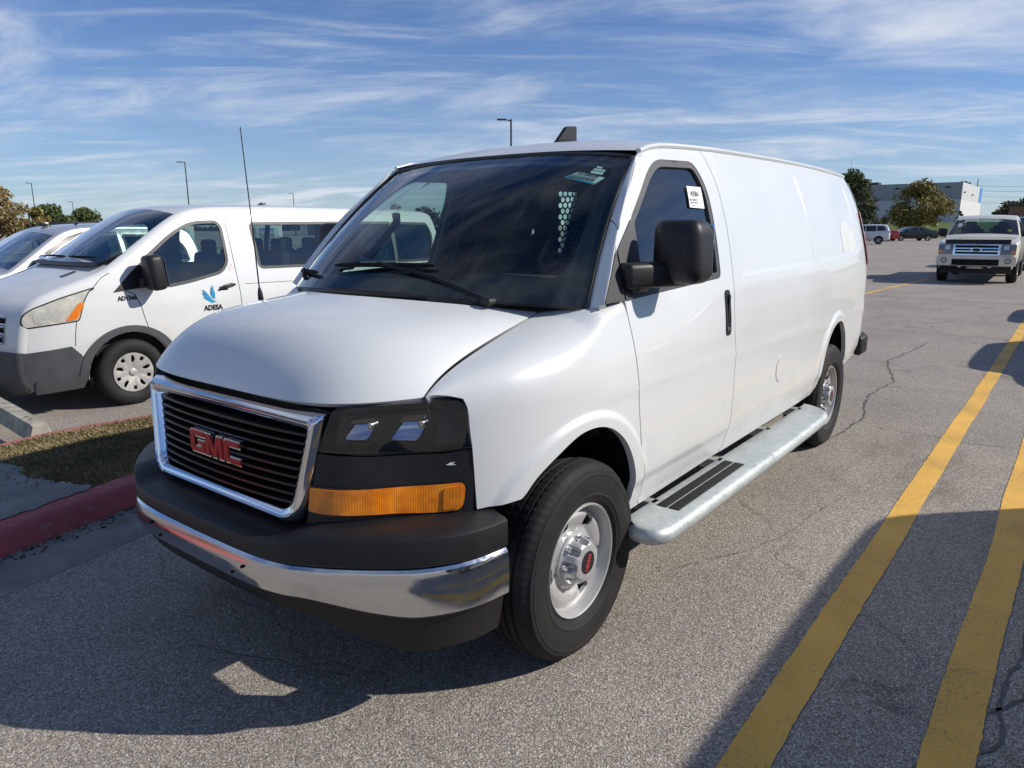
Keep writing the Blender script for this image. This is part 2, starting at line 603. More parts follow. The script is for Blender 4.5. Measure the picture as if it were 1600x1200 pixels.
def obj(name, verts, faces, mat, parent=None, normals=None, smooth=True, mats=None, fmat=None):
    me = bpy.data.meshes.new(name)
    me.from_pydata([tuple(v) for v in verts], [], [tuple(q) for q in faces])
    for m in (mats or [mat]):
        me.materials.append(m)
    if fmat is not None:
        me.polygons.foreach_set('material_index', np.asarray(fmat, dtype=np.int32))
    if smooth:
        me.polygons.foreach_set('use_smooth', np.ones(len(me.polygons), dtype=bool))
    me.update()
    if normals is not None:
        me.normals_split_custom_set_from_vertices([tuple(n) for n in normals])
    o = bpy.data.objects.new(name, me)
    COL.objects.link(o)
    if parent is not None:
        o.parent = parent
    return o


class MB:
    """collects shapes, then becomes one mesh object"""

    def __init__(s):
        s.v, s.f, s.fm = [], [], []

    def add(s, v, f, mi=0):
        n = len(s.v)
        s.v += [tuple(map(float, p)) for p in v]
        s.f += [tuple(i + n for i in q) for q in f]
        s.fm += [mi] * len(f)
        return s

    def box(s, c, d, rot=None, bev=0., mi=0, seg=2):
        bm = bmesh.new()
        bmesh.ops.create_cube(bm, size=1)
        for v in bm.verts:
            v.co = Vector((v.co.x * d[0], v.co.y * d[1], v.co.z * d[2]))
        if bev > 0:
            bmesh.ops.bevel(bm, geom=bm.edges[:], offset=bev, segments=seg, profile=.5, affect='EDGES')
        mt = Matrix.Translation(c) @ (rot.to_4x4() if rot is not None else Matrix.Identity(4))
        bm.verts.index_update()
        s.add([mt @ v.co for v in bm.verts], [[v.index for v in q.verts] for q in bm.faces], mi)
        bm.free()
        return s

    def tube(s, pts, rad_, n=8, mi=0, cap=True):
        pts = [Vector(q) for q in pts]
        rr = rad_ if hasattr(rad_, '__len__') else [rad_] * len(pts)
        ring, vv, ff = [], [], []
        up = Vector((0, 0, 1))
        prev = None
        for i, q in enumerate(pts):
            d = (pts[min(i + 1, len(pts) - 1)] - pts[max(i - 1, 0)]).normalized()
            a = prev - d * prev.dot(d) if prev is not None else (d.cross(up) if abs(d.z) < .95 else d.cross(Vector((1, 0, 0))))
            a.normalize()
            prev = a
            b = d.cross(a)
            for k in range(n):
                t = 2 * math.pi * k / n
                vv.append(q + (a * math.cos(t) + b * math.sin(t)) * rr[i])
        for i in range(len(pts) - 1):
            for k in range(n):
                ff.append((i * n + k, i * n + (k + 1) % n, (i + 1) * n + (k + 1) % n, (i + 1) * n + k))
        if cap:
            ff.append(tuple(range(n))[::-1])
            ff.append(tuple(range((len(pts) - 1) * n, len(pts) * n)))
        return s.add(vv, ff, mi)

    def lathe_y(s, prof, c=(0, 0, 0), n=48, mi=0, closed=False, sgn=1):
        """revolve (radius, y) pairs round the y axis"""
        vv, ff = [], []
        k = len(prof)
        for i in range(n):
            t = 2 * math.pi * i / n
            for (r_, y_) in prof:
                vv.append((c[0] + r_ * math.cos(t), c[1] + sgn * y_, c[2] + r_ * math.sin(t)))
        for i in range(n):
            j = (i + 1) % n
            for a in range(k - 1 + (1 if closed else 0)):
                b = (a + 1) % k
                q = (i * k + a, i * k + b, j * k + b, j * k + a)
                ff.append(q if sgn > 0 else q[::-1])
        return s.add(vv, ff, mi)

    def prism(s, poly, axis, lo, hi, mi=0):
        """extrude a 2-d polygon: axis 'y' -> (x,z), 'x' -> (y,z), 'z' -> (x,y)"""
        def p3(q, h):
            return {'y': (q[0], h, q[1]), 'x': (h, q[0], q[1]), 'z': (q[0], q[1], h)}[axis]
        n = len(poly)
        vv = [p3(q, lo) for q in poly] + [p3(q, hi) for q in poly]
        ff = [tuple(range(n)), tuple(range(2 * n - 1, n - 1, -1))]
        for i in range(n):
            j = (i + 1) % n
            ff.append((i + n, j + n, j, i)[::-1])
        return s.add(vv, ff, mi)

    def grid(s, fn, us, vs, mi=0):
        vv = [fn(a, b) for a in us for b in vs]
        m = len(vs)
        ff = [(i * m + j, (i + 1) * m + j, (i + 1) * m + j + 1, i * m + j + 1) for i in range(len(us) - 1) for j in range(m - 1)]
        return s.add(vv, ff, mi)

    def build(s, name, mat, parent=None, smooth=True, mats=None, fixn=True, sharp=40):
        me = bpy.data.meshes.new(name)
        me.from_pydata(s.v, [], s.f)
        for m in (mats or [mat]):
            me.materials.append(m)
        if mats:
            me.polygons.foreach_set('material_index', np.asarray(s.fm, dtype=np.int32))
        if fixn:
            bm = bmesh.new()
            bm.from_mesh(me)
            bmesh.ops.recalc_face_normals(bm, faces=bm.faces[:])
            bm.to_mesh(me)
            bm.free()
        if smooth:
            me.polygons.foreach_set('use_smooth', np.ones(len(me.polygons), dtype=bool))
            me.update()
            me.set_sharp_from_angle(angle=rad(sharp))
        me.update()
        o = bpy.data.objects.new(name, me)
        COL.objects.link(o)
        if parent is not None:
            o.parent = parent
        return o


def resample(loop, sp, closed=True):
    P = np.asarray(loop, float)
    if closed:
        P = np.vstack([P, P[:1]])
    res = []
    for a, b in zip(P[:-1], P[1:]):
        k = max(1, int(math.ceil(np.linalg.norm(b - a) / sp)))
        for i in range(k):
            res.append(a + (b - a) * i / k)
    if not closed:
        res.append(P[-1])
    return np.array(res)


def smooth_loop(pts, it=2, closed=True):
    """Chaikin corner cutting"""
    P = np.asarray(pts, float)
    for _ in range(it):
        if closed:
            Q = np.roll(P, -1, 0)
            P = np.stack([P * .75 + Q * .25, P * .25 + Q * .75], 1).reshape(-1, 2)
        else:
            A, B = P[:-1], P[1:]
            mid = np.stack([A * .75 + B * .25, A * .25 + B * .75], 1).reshape(-1, 2)
            P = np.vstack([P[:1], mid[1:-1], P[-1:]])
    return P


def round_poly(pts, radii, seg=6):
    """round the corners of a polygon; radii per vertex or one value"""
    n = len(pts)
    R_ = radii if hasattr(radii, '__len__') else [radii] * n
    o = []
    for i in range(n):
        p, a, b = (np.array(pts[k % n], float) for k in (i, i - 1, i + 1))
        d1, d2 = a - p, b - p
        l1, l2 = np.linalg.norm(d1), np.linalg.norm(d2)
        rr = min(R_[i], l1 * .48, l2 * .48)
        if rr <= 1e-6:
            o.append(p)
            continue
        q1, q2 = p + d1 / l1 * rr, p + d2 / l2 * rr
        for k in range(seg + 1):
            t = k / seg
            o.append(q1 * (1 - t) ** 2 + p * 2 * t * (1 - t) + q2 * t * t)
    return np.array(o)


def offset_loop(loop, d):
    """move every vertex of a closed loop by d along its outward normal (counter-clockwise loop)"""
    P = np.asarray(loop, float)
    area = .5 * np.sum(P[:, 0] * np.roll(P[:, 1], -1) - np.roll(P[:, 0], -1) * P[:, 1])
    sg = 1 if area > 0 else -1
    a = P - np.roll(P, 1, 0)
    b = np.roll(P, -1, 0) - P
    na = np.stack([a[:, 1], -a[:, 0]], 1) / (np.linalg.norm(a, axis=1)[:, None] + 1e-12)
    nb = np.stack([b[:, 1], -b[:, 0]], 1) / (np.linalg.norm(b, axis=1)[:, None] + 1e-12)
    n_ = na + nb
    n_ /= np.maximum(np.linalg.norm(n_, axis=1)[:, None], 1e-9)
    c = np.maximum(np.sum(n_ * na, 1), .5)
    return P + n_ * (sg * d / c)[:, None]


def inside(pts, loop):
    P = np.asarray(loop)
    x, y = pts[:, 0][:, None], pts[:, 1][:, None]
    x1, y1 = P[:, 0][None], P[:, 1][None]
    x2, y2 = np.roll(P[:, 0], -1)[None], np.roll(P[:, 1], -1)[None]
    c = ((y1 > y) != (y2 > y)) & (x < (x2 - x1) * (y - y1) / (y2 - y1 + 1e-15) + x1)
    return c.sum(1) % 2 == 1


def panel(name, loops, surf, mat, parent=None, sp=.04, thick=.025, side=1, extra=None, proud=0., rs=True, mir=False, out=None):
    """sheet metal: a trimmed piece of the surface surf(a, b) -> (x, y, z) with its edges folded in.
    loops[0] is the outline, the others are holes, all in (a, b)."""
    L = [resample(l, sp) if rs else np.asarray(l, float) for l in loops]
    pts, edges = [], []
    for l in L:
        k0 = len(pts)
        pts += [tuple(q) for q in l]
        edges += [(k0 + i, k0 + (i + 1) % len(l)) for i in range(len(l))]
    nb = len(pts)
    B = np.array(pts)
    lo, hi = B.min(0), B.max(0)
    gx = np.arange(lo[0] + sp * .5, hi[0], sp)
    gy = np.arange(lo[1] + sp * .5, hi[1], sp * .87)
    G = np.array([(x + (sp * .5 if j % 2 else 0), y) for j, y in enumerate(gy) for x in gx]) if len(gx) and len(gy) else np.zeros((0, 2))
    if extra is not None and len(extra):
        ex = np.asarray(extra, float)
        if len(G):
            d = np.concatenate([np.min(np.linalg.norm(G[i0:i0 + 2000, None] - ex[None], axis=2), 1) for i0 in range(0, len(G), 2000)])
            G = G[d > sp * .45]
        G = np.vstack([G, ex])
    if len(G):
        ok = inside(G, L[0])
        for h in L[1:]:
            ok &= ~inside(G, h)
        G = G[ok]
    if len(G):
        keep = np.ones(len(G), bool)
        for i0 in range(0, len(G), 4000):
            d = np.min(np.linalg.norm(G[i0:i0 + 4000, None] - B[None], axis=2), 1)
            keep[i0:i0 + 4000] = d > (sp * .45 if extra is None else .004)
        G = G[keep]
        pts += [tuple(q) for q in G]
    res = delaunay_2d_cdt([Vector(q) for q in pts], edges, [], 0, 1e-6)
    V2 = np.array([tuple(q) for q in res[0]])
    T = np.array([tuple(q) for q in res[2] if len(q) == 3])
    ce = V2[T].mean(1)
    ok = inside(ce, L[0])
    for h in L[1:]:
        ok &= ~inside(ce, h)
    T = T[ok]

    def S(ab):
        return np.stack(surf(ab[:, 0], ab[:, 1]), 1)
    P3 = S(V2)
    e = 1e-3
    du = S(V2 + [e, 0]) - S(V2 - [e, 0])
    dv = S(V2 + [0, e]) - S(V2 - [0, e])
    nr = np.cross(du, dv)
    nr /= np.maximum(np.linalg.norm(nr, axis=1)[:, None], 1e-12)
    outv = np.array(out if out is not None else (0, 1, 0), float)
    if np.sum(nr @ outv) < 0:
        nr = -nr
    # triangle winding to agree with the normals
    tn = np.cross(P3[T[:, 1]] - P3[T[:, 0]], P3[T[:, 2]] - P3[T[:, 0]])
    fl = np.sum(tn * nr[T[:, 0]], 1) < 0
    T[fl] = T[fl][:, ::-1]
    P3 = P3 + nr * proud
    verts, norm, faces = list(P3), list(nr), [tuple(q) for q in T]
    if thick:
        # the folded edge: boundary edges of the triangulation
        cnt = {}
        for q in T:
            for a, b in ((q[0], q[1]), (q[1], q[2]), (q[2], q[0])):
                if (b, a) in cnt:
                    del cnt[(b, a)]
                else:
                    cnt[(a, b)] = 1
        mp = {}
        for (a, b) in cnt:
            for i in (a, b):
                if i not in mp:
                    mp[i] = len(verts)
                    verts += [P3[i], P3[i] - nr[i] * thick]
                    norm += [(0, 0, 0), (0, 0, 0)]
            faces.append((mp[b], mp[a], mp[a] + 1, mp[b] + 1))
    V = np.array(verts, float)
    Nn = np.array(norm, float)
    if mir:
        V = V * [1, -1, 1]
        Nn = Nn * [1, -1, 1]
        faces = [q[::-1] for q in faces]
    return obj(name, V, faces, mat, parent, normals=Nn)


def pchip(xs, ys):
    """smooth monotone interpolation through knots"""
    xs, ys = np.asarray(xs, float), np.asarray(ys, float)
    if xs[0] > xs[-1]:
        xs, ys = xs[::-1], ys[::-1]
    h = np.diff(xs)
    d = np.diff(ys) / h
    m = np.zeros_like(xs)
    for i in range(1, len(xs) - 1):
        if d[i - 1] * d[i] > 0:
            w1, w2 = 2 * h[i] + h[i - 1], h[i] + 2 * h[i - 1]
            m[i] = (w1 + w2) / (w1 / d[i - 1] + w2 / d[i])
    m[0], m[-1] = d[0], d[-1]

    def fn(x):
        x = np.clip(np.asarray(x, float), xs[0] - .3, xs[-1] + .3)
        i = np.clip(np.searchsorted(xs, x) - 1, 0, len(xs) - 2)
        t = (x - xs[i]) / h[i]
        lin_lo = ys[0] + m[0] * (x - xs[0])
        lin_hi = ys[-1] + m[-1] * (x - xs[-1])
        v = ((2 * t ** 3 - 3 * t ** 2 + 1) * ys[i] + (t ** 3 - 2 * t ** 2 + t) * h[i] * m[i]
             + (-2 * t ** 3 + 3 * t ** 2) * ys[i + 1] + (t ** 3 - t ** 2) * h[i] * m[i + 1])
        return np.where(x < xs[0], lin_lo, np.where(x > xs[-1], lin_hi, v))
    return fn


def sstep(a, b, x):
    t = np.clip((np.asarray(x, float) - a) / (b - a), 0, 1)
    return t * t * (3 - 2 * t)


def lettering(name, text, size, mat, parent, mtx, extrude=.0008, bold=0., align='CENTER', squash=1., shear=0.):
    cu = bpy.data.curves.new(name, 'FONT')
    cu.body = text
    cu.size = size
    cu.extrude = extrude
    cu.offset = bold
    cu.shear = shear
    cu.align_x = align
    cu.align_y = 'CENTER'
    cu.materials.append(mat)
    cu.resolution_u = 3
    tmp = bpy.data.objects.new(name, cu)
    me = bpy.data.meshes.new_from_object(tmp)
    me.name = name
    bpy.data.objects.remove(tmp)
    o = bpy.data.objects.new(name, me)
    COL.objects.link(o)
    o.parent = parent
    o.matrix_local = mtx @ Matrix.Diagonal((squash, 1, 1, 1))
    return o


def frame_mtx(origin, xdir, ydir):
    x = Vector(xdir).normalized()
    y = Vector(ydir)
    y = (y - x * y.dot(x)).normalized()
    z = x.cross(y)
    return Matrix(((x.x, y.x, z.x, origin[0]), (x.y, y.y, z.y, origin[1]), (x.z, y.z, z.z, origin[2]), (0, 0, 0, 1)))


# ================================================================== CARGO VAN (metres; origin under the front axle, +x forward, +y its left)
PZ = [(.30, .885), (.34, .90), (.40, .922), (.46, .946), (.52, .966), (.58, .981), (.612, .993), (.66, .998), (.75, 1.0), (.95, 1.003), (1.1, 1.003),
      (1.2, 1.0), (1.3, .991), (1.4, .973), (1.5, .950), (1.6, .924), (1.7, .895), (1.8, .861), (1.9, .818), (1.97, .783), (2.05, .735)]
prof = pchip(*zip(*PZ))


def sideY(x, z, raw=False):
    x, z = np.asarray(x, float), np.asarray(z, float)
    y = prof(z)
    y = y - .17 * (np.maximum(x + .2, 0) / .72) ** 3
    y = y - .13 * (np.maximum(-2.4 - x, 0) / 2.3) ** 1.8
    y = y - (.035 + .075 * np.maximum(z - 1.35, 0)) * sstep(1.05, 1.35, z) * np.clip((x + 1.5) / 1.3, 0, 1.2)
    if not raw:
        for cx, cz in ((.02, .50), (-3.415, .545)):
            d = np.hypot(x - cx, z - cz)
            y = y + .015 * (1 - sstep(.446, .482, d)) * sstep(.44, .56, z)
        # pressed blank windows of the cargo side
        for x0, x1 in ((-2.745, -1.458), (-4.28, -2.865)):
            zb = 1.385 + (-1.45 - x) * .012
            w = .010
            k = sstep(x0 - w, x0 + w, x) * (1 - sstep(x1 - w, x1 + w, x)) * sstep(zb - w, zb + w, z) * (1 - sstep(1.90, 1.955, z))
            y = y - .0065 * k
        # soft swage line through door and flank
        y = y + .0035 * np.exp(-((z - 1.02 - .02 * x) / .035) ** 2) * (1 - sstep(-.2, .1, x))
    return y


def side(x, z):
    return np.asarray(x, float), sideY(x, z), np.asarray(z, float)


van = empty('cargo_van', (0, 0, 0), 0,
            'white cargo van with chrome framed black grille parked in front, filling the picture', 'van')

def flare_pts(cx, cz):
    return [(cx + q * math.cos(t), cz + q * math.sin(t)) for q in (.440, .447, .454, .461, .468, .475, .482, .490) for t in np.linspace(-.15, math.pi + .15, 90)]


# ---- hood and fenders
def hood_edge(v):
    v = np.asarray(v, float)
    return -.07 + .67 * v, .715 + .012 * v + .020 * v ** 6, 1.312 - .208 * (.82 * v + .18 * v ** 6)


def hood(u_, v):
    u_, v = np.asarray(u_, float), np.asarray(v, float)
    a = np.abs(u_)
    xr, zr_ = -.07 + .36 * (1 - a ** 2), 1.312 + .055 * (1 - a ** 2.2)
    xf = .600 + .258 * (1 - a ** 5)
    zf = 1.086 + .018 * a ** 4
    yy = u_ * (.715 + .012 * v + .020 * v ** 6)
    k = .50 + .32 * a ** 8
    zz = zr_ + (zf - zr_) * (k * v + (1 - k) * v ** 6)
    zz = zz + .024 * (1 - a ** 14) * np.sin(np.pi * np.clip(v, 0, 1) ** 1.3)
    xx = xr + (xf - xr) * (v + .035 * np.sin(np.pi * np.clip(v, 0, 1)))
    return xx, yy, zz


panel('hood', [round_poly([(-.9985, .012), (.9985, .012), (.9985, .995), (-.9985, .995)], .012)], hood, M['white'], van, sp=.05, thick=.03, out=(0, 0, 1))

zc_f = pchip([-.45, -.2, 0, .3, .5, .7], [1.30, 1.29, 1.20, 1.07, 1.0, .97])
_ev = np.linspace(0, 1, 40)
_ex, _ey, _ez = hood_edge(_ev)
yt_f = lambda x: np.where(x > -.07, np.interp(x, _ex, _ey), np.interp(x, [-.28, -.134, -.07], [.925, .872, .72]))
zt_f = lambda x: np.where(x > -.07, np.interp(x, _ex, _ez), np.interp(x, [-.28, -.134, -.07], [1.343, 1.328, 1.312]))


def fender(x, s):
    x, s = np.asarray(x, float), np.asarray(s, float)
    zc = zc_f(x)
    zt, yt = zt_f(x), yt_f(x) + .0045
    y0 = sideY(x, np.minimum(s, zc))
    e = 1e-3
    t = np.clip((s - zc) / .3, 0, 1.02)
    yb = sideY(x, zc)
    sl = (sideY(x, zc + e) - sideY(x, zc - e)) / (2 * e)
    h = zt - zc
    sq = sstep(-.05, .45, x)
    p1y, p1z = yb + sl * h * (.62 + .26 * sq), zc + h * (.62 + .26 * sq)
    p2y, p2z = yt + (.52 + .26 * sq) * (yb - yt), zt + .004 - .05 * (yb - yt)
    by = yb * (1 - t) ** 3 + 3 * p1y * t * (1 - t) ** 2 + 3 * p2y * t * t * (1 - t) + yt * t ** 3
    bz = zc * (1 - t) ** 3 + 3 * p1z * t * (1 - t) ** 2 + 3 * p2z * t * t * (1 - t) + zt * t ** 3
    up = s > zc
    return x, np.where(up, by, y0), np.where(up, bz, s)


arch_f = [(.328, .752), (.297, .791), (.262, .82), (.214, .852), (.117, .905), (.04, .921), (-.05, .914), (-.139, .882), (-.229, .818), (-.29, .738), (-.325, .654), (-.342, .56), (-.346, .455)]
arch_f = list(map(tuple, smooth_loop(arch_f, 2, False)))
door_front = [(-.478, .458), (-.43, .52), (-.408, .60), (-.388, .74), (-.352, .92), (-.325, 1.10), (-.313, 1.22), (-.300, 1.345)]
top_x = np.linspace(-.294, .596, 40)
fl = [(q[0] + .004, q[1]) for q in door_front]
fend_loop = [(x, float(zc_f(x)) + .3) for x in top_x] + [(.580, float(zc_f(.580)) + .225), (.558, float(zc_f(.558)) + .172), (.530, float(zc_f(.53)) + .128), (.508, float(zc_f(.508)) + .102), (.500, float(zc_f(.5)) + .06), (.496, .99), (.491, .941), (.484, .824), (.478, .722), (.41, .728), (.345, .736)] + arch_f[0:] + fl[:]
fend_loop = fend_loop[::-1]
for mir in (False, True):
    panel('front_fender', [fend_loop], fender, M['white'], van, sp=.035, thick=.028, mir=mir, extra=flare_pts(.02, .50))

# ---- doors
pil_line = [(-.318, 1.545), (-.330, 1.58), (-.462, 1.712), (-.708, 1.922), (-.78, 1.956), (-.90, 1.977), (-1.066, 1.990), (-1.335, 2.0)]
door_rear = [(-1.370, 1.95), (-1.386, 1.82), (-1.376, 1.62), (-1.348, 1.40), (-1.330, 1.22), (-1.338, 1.10), (-1.362, 1.0), (-1.368, .80), (-1.362, .62), (-1.350, .49), (-1.338, .475)]
win = round_poly([(-.426, 1.351), (-.485, 1.658), (-.741, 1.858), (-.86, 1.919), (-1.222, 1.930), (-1.262, 1.81), (-1.250, 1.66), (-1.204, 1.384)], [.01, .03, .2, .07, .06, .1, .1, .035])
door_loop = [(q[0] - .003, q[1]) for q in door_front] + [(q[0] - .004, q[1] - .003) for q in pil_line] + [(q[0] + .003, q[1]) for q in door_rear]
trim_tri = [(-.304, 1.347), (-.321, 1.535), (-.485, 1.658), (-.426, 1.351)]
trim_fr = [(-.155, 1.346), (-.312, 1.53), (-.294, 1.347)]
glass_loop = offset_loop(win, -.030)
for mir in (False, True):
    d = panel('front_door', [door_loop, win, trim_tri] if False else [door_loop, win], side, M['white'], van, sp=.035, thick=.03, mir=mir)
    panel('window_seal', [offset_loop(win, .002), glass_loop], side, M['trim_grey'], d, sp=.03, thick=.02, proud=-.003, mir=mir)
    gl = panel('door_glass', [offset_loop(win, -.026)], side, M['side_glass'], d, sp=.05, thick=0, proud=-.014, mir=mir)
    panel('mirror_trim', [round_poly(trim_tri, .012)], side, M['trim_grey'], d, sp=.03, thick=.01, proud=.006, mir=mir)
    panel('door_liner', [offset_loop(np.array(door_loop), -.02), offset_loop(win, .004)], side, M['interior'], d, sp=.09, thick=0, proud=-.06, mir=mir)
    sg = -1 if mir else 1
    # upright door handle
    hl = round_poly([(-1.220, 1.105), (-1.277, 1.105), (-1.277, 1.325), (-1.220, 1.325)], .027, 8)
    hd = panel('door_handle', [hl, round_poly([(-1.231, 1.165), (-1.265, 1.165), (-1.265, 1.305), (-1.231, 1.305)], .014)], side, M['black_plastic'], d, sp=.012, thick=.010, proud=.005, mir=mir)
    panel('handle_recess', [offset_loop(np.array(hl), -.004)], side, M['black_matte'], d, sp=.03, thick=0, proud=.001, mir=mir)
    yk = float(sideY(-1.248, 1.14)) + .005
    MB().lathe_y([(.0, .004), (.009, .004), (.010, 0)], (-1.248, sg * yk, 1.135), 14, sgn=sg).build('keyhole', M['aluminium'], d)
    MB().box((-1.258, sg * (float(sideY(-1.255, 1.235)) + .003), 1.235), (.014, .010, .13), bev=.004).build('handle_pull', M['trim_grey'], d)
for mir in (False, True):
    panel('fender_trim', [round_poly(trim_fr, .008)], side, M['trim_grey'], van, sp=.03, thick=.02, proud=.004, mir=mir)

# sticker inside the driver's window: number and print
dg = [o for o in van.children if o.name.startswith('front_door')][0]
st = panel('price_sticker', [[(-1.073, 1.812), (-1.046, 1.714), (-1.192, 1.710), (-1.213, 1.811)]], side, M['paper'], dg, sp=.05, thick=0, proud=-.006)
def on_side(x, z, proud):
    e = 1e-3
    p_ = np.array([x, float(sideY(x, z)), z])
    dz = np.array([0, (float(sideY(x, z + e)) - float(sideY(x, z - e))) / (2 * e), 1])
    n_ = np.array([0, 1, -dz[1]])
    n_ /= np.linalg.norm(n_)
    return p_ + n_ * proud, (-1, 0, 0), dz
for txt, x, z, sz, bl in (('425867', -1.138, 1.776, .036, 0), ('2022 CARGO VAN', -1.105, 1.748, .012, 0), ('WHITE  STOCK UNIT', -1.105, 1.735, .010, 0), ('LOT 14', -1.088, 1.722, .010, 0)):
    o_, xd, yd = on_side(x, z, -.0045)
    lettering('lettering', txt, sz, M['print_black'], dg, frame_mtx(o_, xd, yd), .0003, bl, squash=.95)

# ---- cargo sides
th = np.linspace(0, np.pi, 25)
arch_r = [(-3.415 + .405 * math.cos(t), .53 + .418 * math.sin(t)) for t in th]
cargo_loop = [(-1.376, .472)] + [(-2.99, .472)] + arch_r + [(-3.822, .51), (-4.40, .525), (-4.655, .54), (-4.675, 1.2), (-4.66, 1.6), (-4.63, 1.9), (-4.60, 2.02)] + \
             [(x, z) for x, z in ((-3.6, 2.030), (-2.7, 2.022), (-1.9, 2.012), (-1.34, 2.002))] + [(q[0] - .003, q[1]) for q in door_rear[0:]]
ex = []
for x0, x1 in ((-2.745, -1.458), (-4.28, -2.865)):
    for k in (-.014, -.007, 0, .007, .014):
        for x in np.arange(x0, x1, .03):
            ex.append((x, 1.385 + (-1.45 - x) * .012 + k))
        for z in np.arange(1.36, 1.95, .03):
            ex += [(x0 + k, z), (x1 + k, z)]
for mir in (False, True):
    ex2 = ex + flare_pts(-3.415, .545)
    rw_ = [round_poly([(-2.15, 1.42), (-2.66, 1.42), (-2.66, 1.90), (-2.20, 1.90)], .05), round_poly([(-2.95, 1.42), (-3.60, 1.42), (-3.60, 1.90), (-2.95, 1.90)], .05)] if mir else []  # unseen right-side windows, supposed and added to brighten the partition holes
    cs = panel('cargo_side', [cargo_loop] + rw_, side, M['white'], van, sp=.045, thick=.03, mir=mir, extra=ex2)
    for w_ in rw_:
        panel('side_glass', [offset_loop(w_, .003)], side, M['windshield'], cs, sp=.15, thick=0, proud=-.01, mir=True)
    panel('cargo_liner', [offset_loop(np.array(cargo_loop), -.03)] + rw_, side, M['interior'], cs, sp=.12, thick=0, proud=-.05, mir=mir)
fu = [(-2.10 + .078 * math.cos(t), .805 + .078 * math.sin(t)) for t in np.linspace(0, 2 * np.pi, 40)[:-1]]
panel('fuel_door', [fu], side, M['white'], van, sp=.02, thick=.004, proud=.0035)

# pale rectangle left by a removed decal on the rear flank
panel('decal_ghost', [round_poly([(-3.66, 1.425), (-4.20, 1.43), (-4.20, 1.585), (-3.95, 1.66), (-3.68, 1.63)], .05)], side, M['ghost'], van, sp=.03, thick=0, proud=.0012)
# sill under the doors
MB().grid(lambda a, b: (a, float(sideY(a, .47, True)) - .012 - b * .10, .47 - b * .10), np.linspace(-.36, -2.99, 24), (0, .35, 1)).build('sill', M['black_matte'], van)
MB().grid(lambda a, b: (a, -float(sideY(a, .47, True)) + .012 + b * .10, .47 - b * .10), np.linspace(-.36, -2.99, 24), (0, .35, 1)).build('sill', M['black_matte'], van)

# ---- roof and rail
zr_f = pchip([-.55, -.68, -.766, -.918, -1.1, -1.358, -1.9, -2.7, -3.6, -4.6], [1.86, 1.925, 1.957, 1.986, 1.998, 2.007, 2.018, 2.029, 2.036, 2.034])
zc_r = pchip([-.62, -.72, -.85, -1.0, -1.3, -2.0, -3.0, -4.2, -4.7], [1.945, 1.976, 2.018, 2.046, 2.074, 2.096, 2.108, 2.106, 2.07])


def roof(u_, v):
    u_, v = np.asarray(u_, float), np.asarray(v, float)
    xf = -.700 - .035 * np.abs(u_) ** 2.5
    x = xf + (-4.62 - xf) * v
    xs = np.clip(x, -4.6, -.70)
    yr = sideY(xs, zr_f(xs), True) + .004
    zr_ = zr_f(x)
    return x, u_ * yr, zr_ + (zc_r(x) - zr_) * (1 - np.abs(u_) ** 2.6)


vv = np.concatenate([np.linspace(0, .15, 12)[:-1], np.linspace(.15, 1, 24)])
uu = np.sign(np.linspace(-1, 1, 41)) * np.abs(np.linspace(-1, 1, 41)) ** .9
MB().grid(lambda a, b: [float(q) for q in roof(a, b)], uu, vv).build('roof', M['white'], van)
for sg in (1, -1):
    xs = np.linspace(-.74, -4.60, 40)
    pts = [(x, sg * (float(sideY(x, zr_f(x), True)) + .006), float(zr_f(x)) - .004) for x in xs]
    low = []
    MB().tube(low + pts, .0125, 8).build('roof_rail', M['white'], van)

# ---- windshield
def ws(u_, v, bulge=.055):
    u_, v = np.asarray(u_, float), np.asarray(v, float)
    w_ = 1 - np.abs(u_) ** 2.73
    xb, zb, yb = -.134 + .311 * w_, 1.328 + .041 * w_, .876
    xt, zt, yt = -.720 + .029 * w_, 1.921 + .036 * w_, .729
    k = bulge * 4 * v * (1 - v) * (1 - .35 * u_ ** 2)
    return xb + (xt - xb) * v + .72 * k, u_ * (yb + (yt - yb) * v), zb + (zt - zb) * v + .69 * k


wl = [(-1, 0), (1, 0), (1, 1), (-1, 1)]
wsg = panel('windshield', [round_poly(wl, .02)], ws, M['windshield'], van, sp=.09, thick=0, out=(1, 0, 1))
frit_in = round_poly([(-.915, .115), (0, .070), (.915, .115), (.925, .955), (-.925, .955)], [.16, .9, .16, .05, .05], 10)
panel('frit_band', [round_poly(wl, .02), frit_in], ws, M['black_gloss'], wsg, sp=.07, thick=0, proud=-.006, out=(1, 0, 1))
panel('shade_band', [[(-.92, .90), (.92, .90), (.92, .955), (-.92, .955)]], ws, M['dark_glass'], wsg, sp=.12, thick=0, proud=-.009, out=(1, 0, 1))
mould = [tuple(float(c) for c in ws(a, b)) for a, b in [(1.004, t) for t in np.linspace(0, 1, 14)] + [(t, 1.006) for t in np.linspace(.97, -.97, 25)] + [(-1.004, t) for t in np.linspace(1, 0, 14)]]
MB().tube(mould, .009, 6).build('windshield_moulding', M['black_gloss'], wsg)

